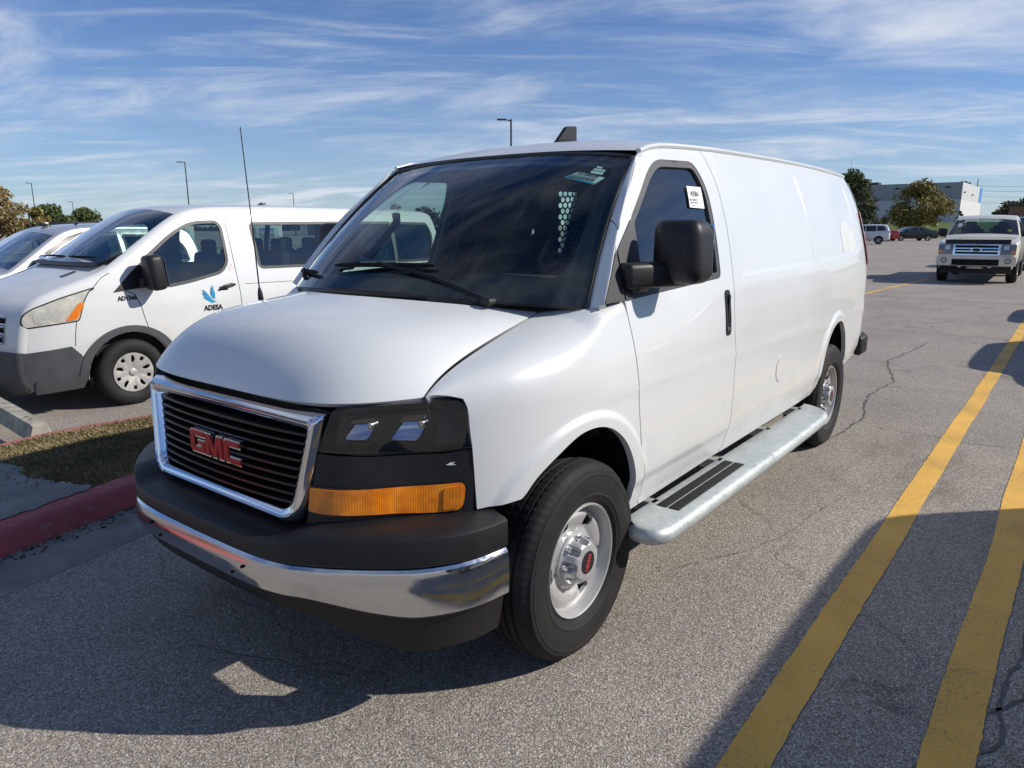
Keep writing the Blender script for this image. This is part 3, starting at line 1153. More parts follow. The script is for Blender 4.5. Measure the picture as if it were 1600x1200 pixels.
def ws_point(u_, v, proud=-.004):
    p_ = np.array([float(c) for c in ws(u_, v)])
    a = np.array([float(c) for c in ws(u_ + .01, v)]) - p_
    b = np.array([float(c) for c in ws(u_, v + .01)]) - p_
    n_ = np.cross(a, b)
    n_ /= np.linalg.norm(n_)
    if n_[0] < 0:
        n_ = -n_
    return p_ + n_ * proud, a, b
s1 = panel('barcode_sticker', [[(.742, .835), (.912, .805), (.872, .742), (.690, .782)]], ws, M['paper_aqua'], wsg, sp=.05, thick=0, proud=-.003, out=(1, 0, 1))
panel('sticker_band', [[(.697, .792), (.877, .752), (.870, .740), (.688, .779)]], ws, M['print_blue'], wsg, sp=.05, thick=0, proud=-.0015, out=(1, 0, 1))
o_, a_, b_ = ws_point(.812, .812, -.001)
ax = np.array(a_) / np.linalg.norm(a_) * .99 - np.array(b_) / np.linalg.norm(b_) * .14
lettering('lettering', 'CN1064378', .021, M['print_black'], wsg, frame_mtx(o_, ax, b_), .0003, .0006)
bars = MB()
rr = random.Random(4)
o_, a_, b_ = ws_point(.790, .785, -.001)
mt = frame_mtx(o_, ax, b_)
x = -.062
while x < .060:
    w_ = rr.choice((.0014, .0014, .0026, .004))
    bars.add([mt @ Vector(q) for q in ((x, -.013, .0004), (x + w_, -.013, .0004), (x + w_, .012, .0004), (x, .012, .0004))], [(0, 1, 2, 3)])
    x += w_ + rr.choice((.0014, .002, .003))
bars.build('barcode', M['print_black'], wsg, smooth=False)
for v0, v1, u0, u1 in ((.885, .900, .80, .835), (.862, .878, .79, .862), (.835, .857, .785, .858)):
    panel('service_sticker', [[(u0 + .03, v0), (u1 + .03, v0 - .008), (u1 + .03, v1 - .008), (u0 + .03, v1)]], ws, M['paper_aqua'], wsg, sp=.05, thick=0, proud=-.004, out=(1, 0, 1))

# ---- pillars
Bp = np.array([(-.150, .948, 1.345), (-.235, .922, 1.455), (-.326, .888, 1.570), (-.458, .845, 1.712), (-.585, .803, 1.82), (-.702, .764, 1.922), (-.765, .752, 1.950)])
bt = np.linspace(0, 1, len(Bp))
bfx, bfy, bfz = (pchip(bt, Bp[:, i]) for i in range(3))


def pillar(t, w):
    t, w = np.asarray(t, float), np.asarray(w, float)
    ax, ay, az = ws(np.full_like(t, 1.012), t)
    bx, by, bz = bfx(t), bfy(t), bfz(t)
    k = .004 * 4 * w * (1 - w)
    return ax + (bx - ax) * w + .62 * k, ay + (by - ay) * w + .62 * k, az + (bz - az) * w + .4 * k


for mir in (False, True):
    panel('pillar_base', [[(0, 0), (.0, 1), (.385, 1), (.44, .5), (.50, 0)]], pillar, M['white'], van, sp=.05, thick=.02, mir=mir, out=(1, 1, 0))
    panel('a_pillar', [[(.508, 0), (.447, .5), (.392, 1), (1, 1), (1, 0)]], pillar, M['white'], van, sp=.05, thick=.02, mir=mir, out=(1, 1, 0))

# ---- cowl, its vents and the wipers
def cowl(u_, v):
    u_, v = np.asarray(u_, float), np.asarray(v, float)
    a = np.abs(u_)
    xr = np.where(a < .84, -.075 + .36 * (1 - (a / .84) ** 2), -.075 - .062 * (a - .84) / .16)
    zr_ = 1.306 + .050 * (1 - np.minimum(a / .84, 1) ** 2.2) + .02 * np.maximum(a - .84, 0) / .16
    yr = u_ * .868
    xb, yb, zb = ws(u_ * .99, np.zeros_like(u_) - .01)
    return xr + (xb - xr) * v, yr + (yb - yr) * v, zr_ + (zb - zr_) * v + .012 * np.sin(np.pi * v)


cw = MB().grid(lambda a, b: [float(q) for q in cowl(a, b)], np.linspace(-1, 1, 45), np.linspace(0, 1, 6)).build('cowl', M['black_plastic'], van)
rb = MB()
for k in range(46):
    a = -.20 + .62 * k / 45
    p0, p1 = [np.array([float(q) for q in cowl(a + da, b)]) for da, b in ((0, .16), (-.03, .80))]
    rb.tube([p0 + [0, 0, .006], (p0 + p1) / 2 + [0, 0, .012], p1 + [0, 0, .008]], .0045, 5)
rb.build('vent_ribs', M['black_gloss'], cw)['kind'] = 'stuff'
for sy, (pa, pb, pc, pd) in ((1, ((.02, .36), (.30, .58), (-.34, .12), (.35, .14))),
                             (0, ((.02, -.52), (.30, -.62), (-.93, .10), (-.46, .075)))):
    ua, ub = pc[0], pd[0]
    va, vb = pc[1], pd[1]
    bl_pts = []
    for t in np.linspace(0, 1, 9):
        q, _, _ = ws_point(ua + (ub - ua) * t, va + (vb - va) * t, .016)
        bl_pts.append(q)
    wm = MB().tube(bl_pts, [.005] + [.011] * 7 + [.005], 6)
    wo = wm.build('wiper', M['black_matte'], van)
    mid = bl_pts[4]
    base = np.array([.075, pb[1], 1.352]) if sy else np.array([.03, -.56, 1.345])
    MB().tube([base, base + (mid - base) * .45 + np.array([.02, 0, .03]), mid + np.array([.006, 0, .010])], [.014, .009, .007], 6).build('wiper_arm', M['black_plastic'], wo)
    MB().box(tuple(base), (.05, .05, .03), bev=.01).build('wiper_pivot', M['black_plastic'], wo)

# ---- front fascia
PLAN = [(0, .872), (.15, .869), (.30, .860), (.42, .846), (.526, .826), (.58, .795), (.64, .735), (.70, .65), (.75, .59), (.80, .54), (.845, .495), (.875, .455)]
_py, _px = np.array([q[0] for q in PLAN]), np.array([q[1] for q in PLAN])
_yy = np.linspace(0, .875, 300)
_xx = pchip(_py, _px)(_yy)
_ss = np.concatenate([[0], np.cumsum(np.hypot(np.diff(_yy), np.diff(_xx)))])
U = lambda y: float(np.interp(abs(y), _yy, _ss)) * (1 if y >= 0 else -1)


def front(u_, z):
    u_, z = np.asarray(u_, float), np.asarray(z, float)
    y = np.interp(np.abs(u_), _ss, _yy)
    x = np.interp(np.abs(u_), _ss, _xx)
    return x + (.9 - z) * .13 * (1 - (y / .93) ** 2), np.sign(u_) * y, z


def fz(pts):
    return [(U(a), b) for a, b in pts]


panel('radiator_panel', [fz([(-.84, .55), (.84, .55), (.84, 1.06), (.5, 1.045), (-.5, 1.045), (-.84, 1.06)])], front, M['black_matte'], van, sp=.06, thick=0, proud=-.085, out=(1, 0, 0))
gr = empty('grille')
gr.parent = van
g_out = round_poly(fz([(-.530, 1.062), (-.455, .690), (.455, .690), (.530, 1.062)]), [.025, .075, .075, .025], 8)
g_mid = round_poly(fz([(-.503, 1.036), (-.432, .714), (.432, .714), (.503, 1.036)]), [.02, .062, .062, .02], 8)
g_in = round_poly(fz([(-.478, 1.012), (-.412, .737), (.412, .737), (.478, 1.012)]), [.02, .05, .05, .02], 8)


def ring_loft(name, loops, prouds, mat, parent, surf, out=(1, 0, 0), close=False):
    """a frame swept between matching outlines, each with its own height over the surface"""
    mb = MB()
    k = len(loops[0])
    V = []
    e = 1e-3
    for lp, pr in zip(loops, prouds):
        A = np.asarray(lp, float)
        P_ = np.stack(surf(A[:, 0], A[:, 1]), 1)
        n_ = np.cross(np.stack(surf(A[:, 0] + e, A[:, 1]), 1) - P_, np.stack(surf(A[:, 0], A[:, 1] + e), 1) - P_)
        n_ /= np.linalg.norm(n_, axis=1)[:, None]
        if np.sum(n_ @ np.array(out, float)) < 0:
            n_ = -n_
        V.append(P_ + n_ * pr)
    m_ = len(loops)
    ff = []
    for i in range(k):
        j = (i + 1) % k
        for a in range(m_ - 1):
            ff.append((a * k + i, a * k + j, (a + 1) * k + j, (a + 1) * k + i))
    mb.add(np.vstack(V), ff)
    return mb.build(name, mat, parent, sharp=50)


def blend(a, b, t):
    return np.asarray(a) * (1 - t) + np.asarray(b) * t


ring_loft('grille_frame', [g_out, g_out, blend(g_out, g_mid, .6), blend(g_out, g_mid, .9), g_mid, blend(g_mid, g_in, .25), blend(g_mid, g_in, .8), g_in, g_in],
          [-.05, .002, .026, .030, .018, .026, .022, .012, -.06], M['chrome'], gr, front)
for k in range(9):
    z = .757 + k * .0285
    hw = np.interp(z, [.737, 1.012], [.416, .480])
    us = np.linspace(-U(hw), U(hw), 25)

    def bar(a, b, z=z):
        x_, y_, z_ = (float(q) for q in front(a, z))
        prof_ = ((-.050, .006), (-.012, .008), (.0, .004), (.0, -.004), (-.045, -.009))
        dx, dz = prof_[int(b)]
        return (x_ + dx, y_, z_ + dz)
    MB().grid(bar, us, range(5)).build('grille_bar', M['black_gloss'], gr)
# emblem letters: red faces in chrome rims
G_ = [(.12, 0), (1.2, 0), (1.2, .56), (.62, .56), (.62, .38), (.88, .38), (.88, .25), (.34, .25), (.34, .75), (1.2, .75), (1.2, 1), (.12, 1), (0, .88), (0, .12)]
M_ = [(0, 0), (.30, 0), (.30, .60), (.555, 0), (.795, 0), (1.05, .60), (1.05, 0), (1.35, 0), (1.35, 1), (.93, 1), (.675, .40), (.42, 1), (0, 1)]
C_ = [(.12, 0), (1.2, 0), (1.2, .25), (.34, .25), (.34, .75), (1.2, .75), (1.2, 1), (.12, 1), (0, .88), (0, .12)]
em = empty('emblem')
em.parent = van
EH = .080
for poly, x0 in ((G_, 0), (M_, 1.30), (C_, 2.76)):
    P_ = np.array(poly)
    P_[:, 0] = (P_[:, 0] + x0 - 1.98) * EH
    P_[:, 1] = P_[:, 1] * EH + .838
    xf = .886 - .12 * (P_[:, 0].mean()) ** 2
    MB().prism(offset_loop(P_, .0045), 'x', xf - .012, xf + .004).build('emblem_rim', M['chrome'], em, smooth=False)
    MB().prism(offset_loop(P_, -.0015), 'x', xf + .002, xf + .0075).build('emblem_letter', M['emblem_red'], em, smooth=False)

for mir in (False, True):
    sg = -1 if mir else 1
    # black panel between lamp and bumper
    bp = panel('lamp_panel', [round_poly(fz([(.462, .690), (.852, .705), (.853, .930), (.78, .918), (.67, .922), (.505, .935)]), .01)], front, M['black_plastic'], van, sp=.05, thick=.03, mir=mir, out=(1, .3, 0))
    hl = empty('headlight')
    hl.parent = van
    lamp = round_poly(fz([(.506, .944), (.67, .930), (.782, .926), (.851, .939), (.839, 1.080), (.787, 1.094), (.745, 1.100), (.67, 1.092), (.59, 1.082), (.556, 1.074)]), [.012, .1, .1, .012, .035, .05, .05, .1, .1, .012], 8)
    panel('lamp_housing', [lamp], front, M['black_gloss'], hl, sp=.04, thick=0, proud=-.055, mir=mir, out=(1, .3, 0))
    ring_loft_l = [offset_loop(lamp, .007), offset_loop(lamp, .004), offset_loop(lamp, -.001), offset_loop(lamp, -.001)]
    rim = ring_loft('lamp_rim', ring_loft_l, [-.06, .001, .003, -.055], M['black_gloss'], hl, front, (1, .3, 0))
    if mir:
        rim.scale = (1, -1, 1)
    panel('lamp_lens', [lamp], front, M['lens'], hl, sp=.04, thick=0, proud=.001, mir=mir, out=(1, .3, 0))
    for ya, yb, za, zb in ((.604, .645, .996, 1.046), (.700, .742, .984, 1.048)):
        lp = round_poly(fz([(ya - .012, za), (yb, za - .005), (yb + .004, zb), (ya + .002, zb - .004)]), .012)
        zm_ = (za + zb) / 2
        rf = panel('reflector', [lp], lambda p_, q_, zm_=zm_: (lambda r_: (r_[0] - .62 * (q_ - zm_) + 6 * (q_ - zm_) ** 2, r_[1], r_[2]))(front(p_, q_)), M['chrome'], hl, sp=.008, thick=.02, proud=-.022, mir=mir, out=(1, .3, 0))
        lp2 = round_poly(fz([(ya - .04, za - .022), (yb + .025, za - .026), (yb + .028, zb + .012), (ya - .03, zb + .006)]), .02)
        panel('dark_reflection_plate', [fz([(ya - .008, (za + zb) / 2 + .010), (yb, (za + zb) / 2 + .010), (yb + .003, zb), (ya, zb - .003)])], front, M['bowl_bronze'], hl, sp=.03, thick=0, proud=-.012, mir=mir, out=(1, .3, 0))  # plate added over the chrome, painting its dark upper reflection in bronze
        panel('lamp_bezel', [lp2, offset_loop(lp, .001)], front, M['black_gloss'], hl, sp=.03, thick=.03, proud=-.018, mir=mir, out=(1, .3, 0))
        yc_, zc2 = (ya + yb) / 2 + .012, (za + zb) / 2 + .006
        q = [float(c) for c in front(U(yc_), zc2)]
        MB().tube([(q[0] - .03, sg * q[1], q[2]), (q[0] + .0, sg * (q[1] + .004), q[2])], [.011, .009], 10).build('bulb', M['aluminium'], hl)
    # fine ribs of the corner lens
    rb = MB()
    for k in range(17):
        z = .950 + k * .0076
        us = np.linspace(U(.768), U(.836), 9)
        pts = []
        for a in us:
            q = [float(c) for c in front(a, z)]
            pts.append((q[0] - .006, sg * (q[1] - .004), q[2]))
        rb.tube(pts, .0026, 4, cap=False)
    rb.build('corner_lens_ribs', M['aluminium'] if False else M['trim_grey'], hl)
    q0 = [(float(front(U(y), z)[0]) + .0005, sg * y, z) for y, z in ((.733, .931), (.742, .945), (.752, .965), (.757, 1.0), (.754, 1.045), (.748, 1.075), (.750, 1.097))]
    MB().tube(q0, .0011, 5).build('lens_seam', M['trim_grey'], hl)
    if not mir:
        panel('scuff_mark', [fz([(.79, .880), (.80, .888), (.812, .890), (.806, .884), (.815, .880), (.80, .879)])], front, M['paper'], bp, sp=.01, thick=0, proud=.0015, out=(1, .3, 0))
    # amber turn signal let into the panel
    am = round_poly(fz([(.478, .746), (.66, .738), (.763, .724), (.829, .730), (.837, .822), (.765, .815), (.663, .820), (.484, .824)]), [.008, .2, .1, .03, .03, .1, .2, .008], 8)
    ts = panel('turn_signal', [am], front, M['amber'], van, sp=.02, thick=.02, proud=.010, mir=mir, out=(1, .3, 0))
    panel('signal_seat', [offset_loop(am, .006)], front, M['black_gloss'], ts, sp=.03, thick=.01, proud=.004, mir=mir, out=(1, .3, 0))
    cell = round_poly(fz([(.783, .732), (.822, .738), (.829, .812), (.787, .808)]), .01)
    panel('signal_cell', [cell], front, M['amber'], ts, sp=.02, thick=.006, proud=.0135, mir=mir, out=(1, .3, 0))

# ---- bumper: one plan curve, several profiles swept along it
BP = [(0, 1.0), (.20, .998), (.36, .990), (.46, .972), (.56, .930), (.66, .872), (.75, .808), (.83, .742), (.885, .672), (.925, .595), (.948, .515), (.958, .440)]
_by, _bx = np.array([q[0] for q in BP]), np.array([q[1] for q in BP])
yb_ = np.linspace(0, .958, 120)
bxf = pchip(_by, _bx)
cur = np.array([(float(bxf(y)), y) for y in yb_])
cur = resample(smooth_loop(cur, 1, False), .02, False)
full = np.vstack([cur[::-1] * [1, -1], cur[1:]])
tan = np.gradient(full, axis=0)
tan /= np.linalg.norm(tan, axis=1)[:, None]
nrm2 = np.stack([tan[:, 1], -tan[:, 0]], 1)


def sweep(name, pr, mat, parent, clip=None):
    mb = MB()
    vv, k = [], len(pr)
    sel = [i for i in range(len(full)) if clip is None or clip(full[i])]
    for i in sel:
        ay = abs(full[i, 1])
        for off, z in pr:
            lim = off(ay) if callable(off) else off
            vv.append((full[i, 0] + nrm2[i, 0] * lim, full[i, 1] + nrm2[i, 1] * lim, z(ay) if callable(z) else z))
    n = len(sel)
    ff = [(i * k + j, (i + 1) * k + j, (i + 1) * k + j + 1, i * k + j + 1) for i in range(n - 1) for j in range(k - 1)]
    ff += [tuple(range(k)), tuple(range((n - 1) * k, n * k))[::-1]]
    mb.add(vv, ff)
    return mb.build(name, mat, parent, sharp=24)


bu = empty('front_bumper')
bu.parent = van
zlow = lambda a: .435 - .02 * (1 - (a / .966) ** 2) + .006
sk = lambda a: float(sstep(.45, .85, a))
zlw = lambda a: .500 - .058 * float(sstep(.50, .86, a))
sweep('chrome_bar', [(-.05, lambda a: zlw(a) - .018), (-.012, lambda a: zlw(a) - .012), (.0, zlw), (.004, lambda a: .5 * (zlw(a) + .57)), (.002, .568), (-.003, .588), (-.012, .598), (-.05, .602)], M['chrome_worn'], bu)
sh = lambda a: float(sstep(.40, .60, a))
sweep('bumper_cover', [(-.05, .603), (-.010, .603), (-.002, .610), (lambda a: -.003, lambda a: .652 + .038 * sh(a)), (lambda a: -.006, lambda a: .659 + .038 * sh(a)), (lambda a: -.016, lambda a: .665 + .038 * sh(a)), (lambda a: -.06, lambda a: .672 + .040 * sh(a)), (-.12, lambda a: .678 + .042 * sh(a)), (-.21, lambda a: .686 + .036 * sh(a)), (-.24, .62)], M['black_plastic'], bu)
sweep('air_dam', [(-.12, lambda a: zlw(a) - .005), (-.024, lambda a: zlw(a) - .010), (-.028, lambda a: zlw(a) - .04), (-.036, lambda a: zlw(a) - (.05 + .03 * sk(a))), (-.052, lambda a: zlw(a) - (.082 + .068 * sk(a))), (-.068, lambda a: zlw(a) - (.087 + .068 * sk(a))), (-.14, lambda a: zlw(a) - .08)], M['black_plastic'], bu)
for y in (-.30, .30):
    for z in (.556, .520):
        MB().box((1.0, y * (1 if z > .55 else .8), z), (.012, .007, .010), bev=.002).build('plate_hole', M['black_matte'], bu)

# ---- wheels
def tyre_profile(R, w, rim):
    h = w / 2
    half = [(rim - .012, h * .62), (rim + .002, h * .80), (rim + .012, h * .90), (rim + .03, h * .955), (rim + .032, h * .968), (rim + .037, h * .968), (rim + .039, h * .96), (rim + .075, h * .995), (rim + .105, h * .975), (rim + .107, h * .985), (rim + .114, h * .982), (rim + .116, h * .965), (rim + .128, h * .945),
            (R - .028, h * .88), (R - .014, h * .80), (R - .006, h * .70), (R - .002, h * .55), (R - .001, h * .50), (R - .010, h * .485), (R - .010, h * .435), (R, h * .42),
            (R, h * .20), (R - .010, h * .185), (R - .010, h * .12), (R, h * .105)]
    return half + [(a, -b) for a, b in half[::-1]]


def make_tyre(R, w, rim, parent, n=216):
    pr = tyre_profile(R, w, rim)
    mb = MB().lathe_y(pr, (0, 0, 0), n, 0)
    k = len(pr)
    V = np.array(mb.v).reshape(n, k, 3)
    for i in range(n):
        for a in range(k):
            r_ = pr[a][0]
            if r_ > R - .0285:
                ph = i % 3 if a % 2 else (i + 1) % 3
                sh = .0028 if (ph == 0 and (R - .02 < r_)) else 0
                if abs(pr[a][1]) > w / 2 * .66 and r_ > R - .016:
                    sh = .0045 if i % 3 == 0 else 0
                c = (r_ - sh) / r_
                V[i, a, 0] *= c
                V[i, a, 2] *= c
    mb.v = [tuple(q) for q in V.reshape(-1, 3)]
    t = mb.build('tyre', M['rubber'], parent, sharp=28)
    # raised ring on the sidewall
    return t


def wheel_van(sg, x, y):
    wh = empty('wheel', (x, y * sg, .386))
    wh.parent = van
    make_tyre(.386, .245, .226, wh)
    pr = [(.224, .090), (.2235, .098), (.219, .103), (.2135, .100), (.2095, .088), (.2065, .072), (.203, .060), (.196, .052)]
    pr2 = [(.196, .052), (.19, .045), (.19, -.06), (.21, -.09), (.224, -.095)]
    rim = MB().lathe_y(pr, (0, 0, 0), 72, sgn=sg).lathe_y(pr2[1:], (0, 0, 0), 48, sgn=sg).build('rim', M['silver_wheel'], wh)
    gy = pchip([0, .085, .112, .120, .145, .17, .185, .197], [.062, .062, .060, .054, .066, .071, .064, .052])

    def disc(a, b):
        r_ = np.hypot(a, b)
        an = np.arctan2(b, a)
        y_ = gy(r_)
        for hd in HOLES:
            h0 = math.radians(hd)
            hx, hz = .154 * math.cos(h0), .154 * math.sin(h0)
            d_ = np.hypot(a - hx, b - hz)
            y_ = y_ - .012 * np.exp(-(d_ / .032) ** 2)
        return np.asarray(a), y_, np.asarray(b)
    loops = [[(.197 * math.cos(t), .197 * math.sin(t)) for t in np.linspace(0, 2 * np.pi, 72, endpoint=False)]]
    for hd in HOLES:
        h0 = math.radians(hd)
        c0, s0 = math.cos(h0), math.sin(h0)
        base = round_poly([(.178, -.032), (.178, .032), (.130, .022), (.130, -.022)], .019, 5)
        loops.append([(a * c0 - b * s0, a * s0 + b * c0) for a, b in base])
    panel('wheel_disc', loops, disc, M['silver_wheel'], wh, sp=.012, thick=.014, mir=(sg < 0))
    MB().lathe_y([(.19, .0), (.0, .0)], (0, -.02 * sg, 0), 40, sgn=sg).build('brake_drum', M['black_matte'], wh)
    # fluted hub cap with its eight nuts
    hc = MB()
    n = 96
    rows = [(.110, .058, 0), (.108, .066, 0), (.097, .069, 0), (.093, .072, .2), (.089, .080, 1), (.084, .112, 1), (.0815, .123, .75), (.076, .130, .25), (.068, .1335, 0), (.046, .1350, 0), (.045, .1335, 0), (0, .1335, 0)]
    rows = [(p_, q_ - .010 if q_ > .1 else q_, s_) for p_, q_, s_ in rows]
    vv = []
    for i in range(n):
        t = 2 * math.pi * i / n
        g = .5 + .5 * math.cos(8 * t)
        g = float(sstep(.35, .70, g))
        for r_, y_, k in rows:
            q = r_ - .023 * k * g
            vv.append((q * math.cos(t), sg * y_, q * math.sin(t)))
    k = len(rows)
    ff = [(i * k + a, i * k + a + 1, ((i + 1) % n) * k + a + 1, ((i + 1) % n) * k + a) for i in range(n) for a in range(k - 1)]
    hc.add(vv, ff)
    cap = hc.build('hub_cap', M['hub_silver'], wh, sharp=32)
    for q in range(8):
        t = 2 * math.pi * q / 8
        c = (.088 * math.cos(t), sg * .068, .088 * math.sin(t))
        MB().lathe_y([(.0, .026), (.007, .026), (.0105, .020), (.0105, .0), (.013, 0)], c, 10, sgn=sg).build('lug_nut', M['chrome'], wh)
    MB().lathe_y([(.0445, .1240), (.043, .1265), (.0, .1265)], (0, 0, 0), 36, sgn=sg).build('cap_badge', M['black_gloss'], wh)
    mt = frame_mtx((0, sg * .1272, 0), (math.cos(math.radians(68)) * 1, 0, math.sin(math.radians(68))), (-math.sin(math.radians(68)), 0, math.cos(math.radians(68))))
    if sg > 0:
        mt = frame_mtx((0, .1272, 0), (-math.cos(math.radians(112)), 0, -math.sin(math.radians(112))), (-math.sin(math.radians(112)) * -1, 0, -math.cos(math.radians(112))))
    for poly, x0 in ((G_, 0), (M_, 1.30), (C_, 2.76)):
        P_ = np.array(poly)
        V = [mt @ Vector(((a + x0 - 1.98) * .017, (b - .5) * .019, 0)) for a, b in P_]
        MB().add(V, [tuple(range(len(V)))]).build('badge_letter', M['print_red'], wh, smooth=False, fixn=False)
    return wh


HOLES = (63, 126, 192, 246, 354)
for sg in (1, -1):
    wheel_van(sg, 0, .868)
    wheel_van(sg, -3.429, .855)
    # wheel wells
    for cx, cz, w0 in ((0.0, .47, .42), (-3.415, .53, .43)):
        mb = MB()
        ts = np.linspace(.62 if cx > -1 else -.15, np.pi + .15, 22)

        def well(t, k, cx=cx, cz=cz, w0=w0):
            x_, z_ = cx + (w0 + .040) * math.cos(t), cz + (w0 + .035) * math.sin(t)
            y1 = float(sideY(x_, max(z_, .45), True)) - .028
            return (x_, sg * (y1 + (.50 - y1) * k), z_)
        mb.grid(well, ts, (0, .15, .5, 1))
        mb.grid(lambda t, y: (cx + (w0 + .035) * y * math.cos(t), sg * .50, cz + (w0 + .03) * y * math.sin(t)), ts, (.05, 1.0))
        mb.build('wheel_well', M['liner'], van)
# underbody
ub = MB().box((-2.5, 0, .44), (3.9, 1.5, .12), bev=.02).box((.15, .42, .46), (1.2, .09, .14), bev=.02).box((.15, -.42, .46), (1.2, .09, .14), bev=.02).box((.05, 0, .50), (.5, .7, .16), bev=.05)
ub.tube([(-3.43, -.75, .36), (-3.43, .75, .36)], .05, 10).tube([(0, -.7, .34), (0, .7, .34)], .045, 10).box((-3.43, 0, .36), (.3, .28, .28), bev=.08)
ub.build('underbody', M['underbody'], van)

# ---- running boards (galvanised)
for sg in (1, -1):
    mb = MB()
    out_ = [(-.385, .945), (-.330, .99), (-.312, 1.045), (-.325, 1.098), (-.365, 1.128), (-.43, 1.142), (-1.6, 1.146), (-2.62, 1.142), (-2.75, 1.120), (-2.83, 1.06), (-2.875, .985), (-2.885, .945)]
    o2 = resample(smooth_loop(out_, 2, False), .03, False)
    n = len(o2)
    tn = np.gradient(o2, axis=0)
    tn /= np.linalg.norm(tn, axis=1)[:, None]
    nn = np.stack([-tn[:, 1], tn[:, 0]], 1)
    if nn[n // 2, 1] < 0:
        nn = -nn
    prf = [(-.035, .430), (-.012, .431), (.0, .424), (.012, .408), (.014, .388), (.006, .368), (-.012, .358), (-.03, .362)]
    vv = [(o2[i, 0] + nn[i, 0] * a, sg * (o2[i, 1] + nn[i, 1] * a), z) for i in range(n) for a, z in prf]
    k = len(prf)
    mb.add(vv, [(i * k + a, (i + 1) * k + a, (i + 1) * k + a + 1, i * k + a + 1) for i in range(n - 1) for a in range(k - 1)])
    # deck
    top = [(o2[i, 0] - nn[i, 0] * .035, sg * (o2[i, 1] - nn[i, 1] * .035), .430) for i in range(n)]
    inn = [(o2[i, 0], sg * .945, .430) for i in range(n)]
    mb.add(top + inn, [(i, i + 1, n + i + 1, n + i) for i in range(n - 1)])
    bd = mb.build('running_board', M['galv'], van, sharp=60)
    for y0, y1 in ((.985, 1.030), (1.040, 1.088)):
        MB().box((-.965, sg * (y0 + y1) / 2, .432), (.77, y1 - y0, .005), bev=.001).build('grip_strip', M['galv_dark'], bd)
    for xb in (-.62, -1.36, -2.1, -2.72):
        MB().box((xb, sg * .86, .405), (.06, .22, .05), bev=.006).build('board_bracket', M['galv'], bd)

# ---- door mirrors
for sg in (1, -1):
    mr = empty('door_mirror')
    mr.parent = van
    bm = bmesh.new()
    bmesh.ops.create_cube(bm, size=1)
    bmesh.ops.bevel(bm, geom=bm.edges[:], offset=.25, segments=7, profile=.55, affect='EDGES')
    V = []
    for v in bm.verts:
        x_, y_, z_ = v.co
        bul = .03 * (1 - (2 * y_) ** 2) * (1 - (2 * z_) ** 2)
        sc = 1.0 + .10 * (-z_) * (1 if y_ > 0 else .2)
        V.append((-.560 + x_ * .15 + (bul if x_ > 0 else 0), sg * (1.058 + y_ * .206 * sc + .004), 1.527 + z_ * .250))
    bm.verts.index_update()
    hd = MB().add(V, [[v.index for v in q.verts] for q in bm.faces]).build('mirror_head', M['black_plastic'], mr, sharp=60)
    bm.free()
    MB().box((-.638, sg * 1.066, 1.53), (.004, .18, .21), bev=.001).build('mirror_glass', M['chrome'], mr)
    # foot on the trim and arm
    MB().box((-.385, sg * .955, 1.432), (.11, .075, .115), bev=.02, seg=3).box((-.455, sg * .985, 1.440), (.33, .105, .10), Matrix.Rotation(rad(-20 * sg), 3, 'Z'), bev=.022, seg=3).build('mirror_arm', M['black_plastic'], mr)

# ---- aerials on roof and fender
fb = MB()
pf = [(-1.13, 2.060), (-1.165, 2.085), (-1.20, 2.094), (-1.40, 2.094), (-1.435, 2.085), (-1.45, 2.070)]
for y0, s_ in ((0, 1),):
    bm = bmesh.new()
    bmesh.ops.create_uvsphere(bm, u_segments=20, v_segments=10, radius=1)
    fb.add([(-1.345 + v.co.x * .155, v.co.y * .055, 2.064 + max(v.co.z, -.2) * .034) for v in bm.verts], [[v.index for v in q.verts] for q in bm.faces])
    bm.free()
fin = fb.build('roof_aerial', M['black_plastic'], van)
fpoly = [(-1.210, 2.078), (-1.262, 2.125), (-1.295, 2.156), (-1.315, 2.164), (-1.384, 2.170), (-1.392, 2.164), (-1.394, 2.086)]
MB().prism(fpoly, 'y', -.012, .012).build('fin', M['black_plastic'], fin, smooth=False)
ma = MB().tube([(.141, -.80, 1.285), (.143, -.80, 1.32), (.145, -.80, 1.345)], [.014, .012, .006], 10)
ma = ma.build('fender_aerial', M['black_plastic'], van)
MB().tube([(.145, -.80, 1.34), (.16, -.80, 1.70), (.179, -.80, 2.08)], [.0035, .0028, .0022], 6).build('aerial_mast', M['black_gloss'], ma)

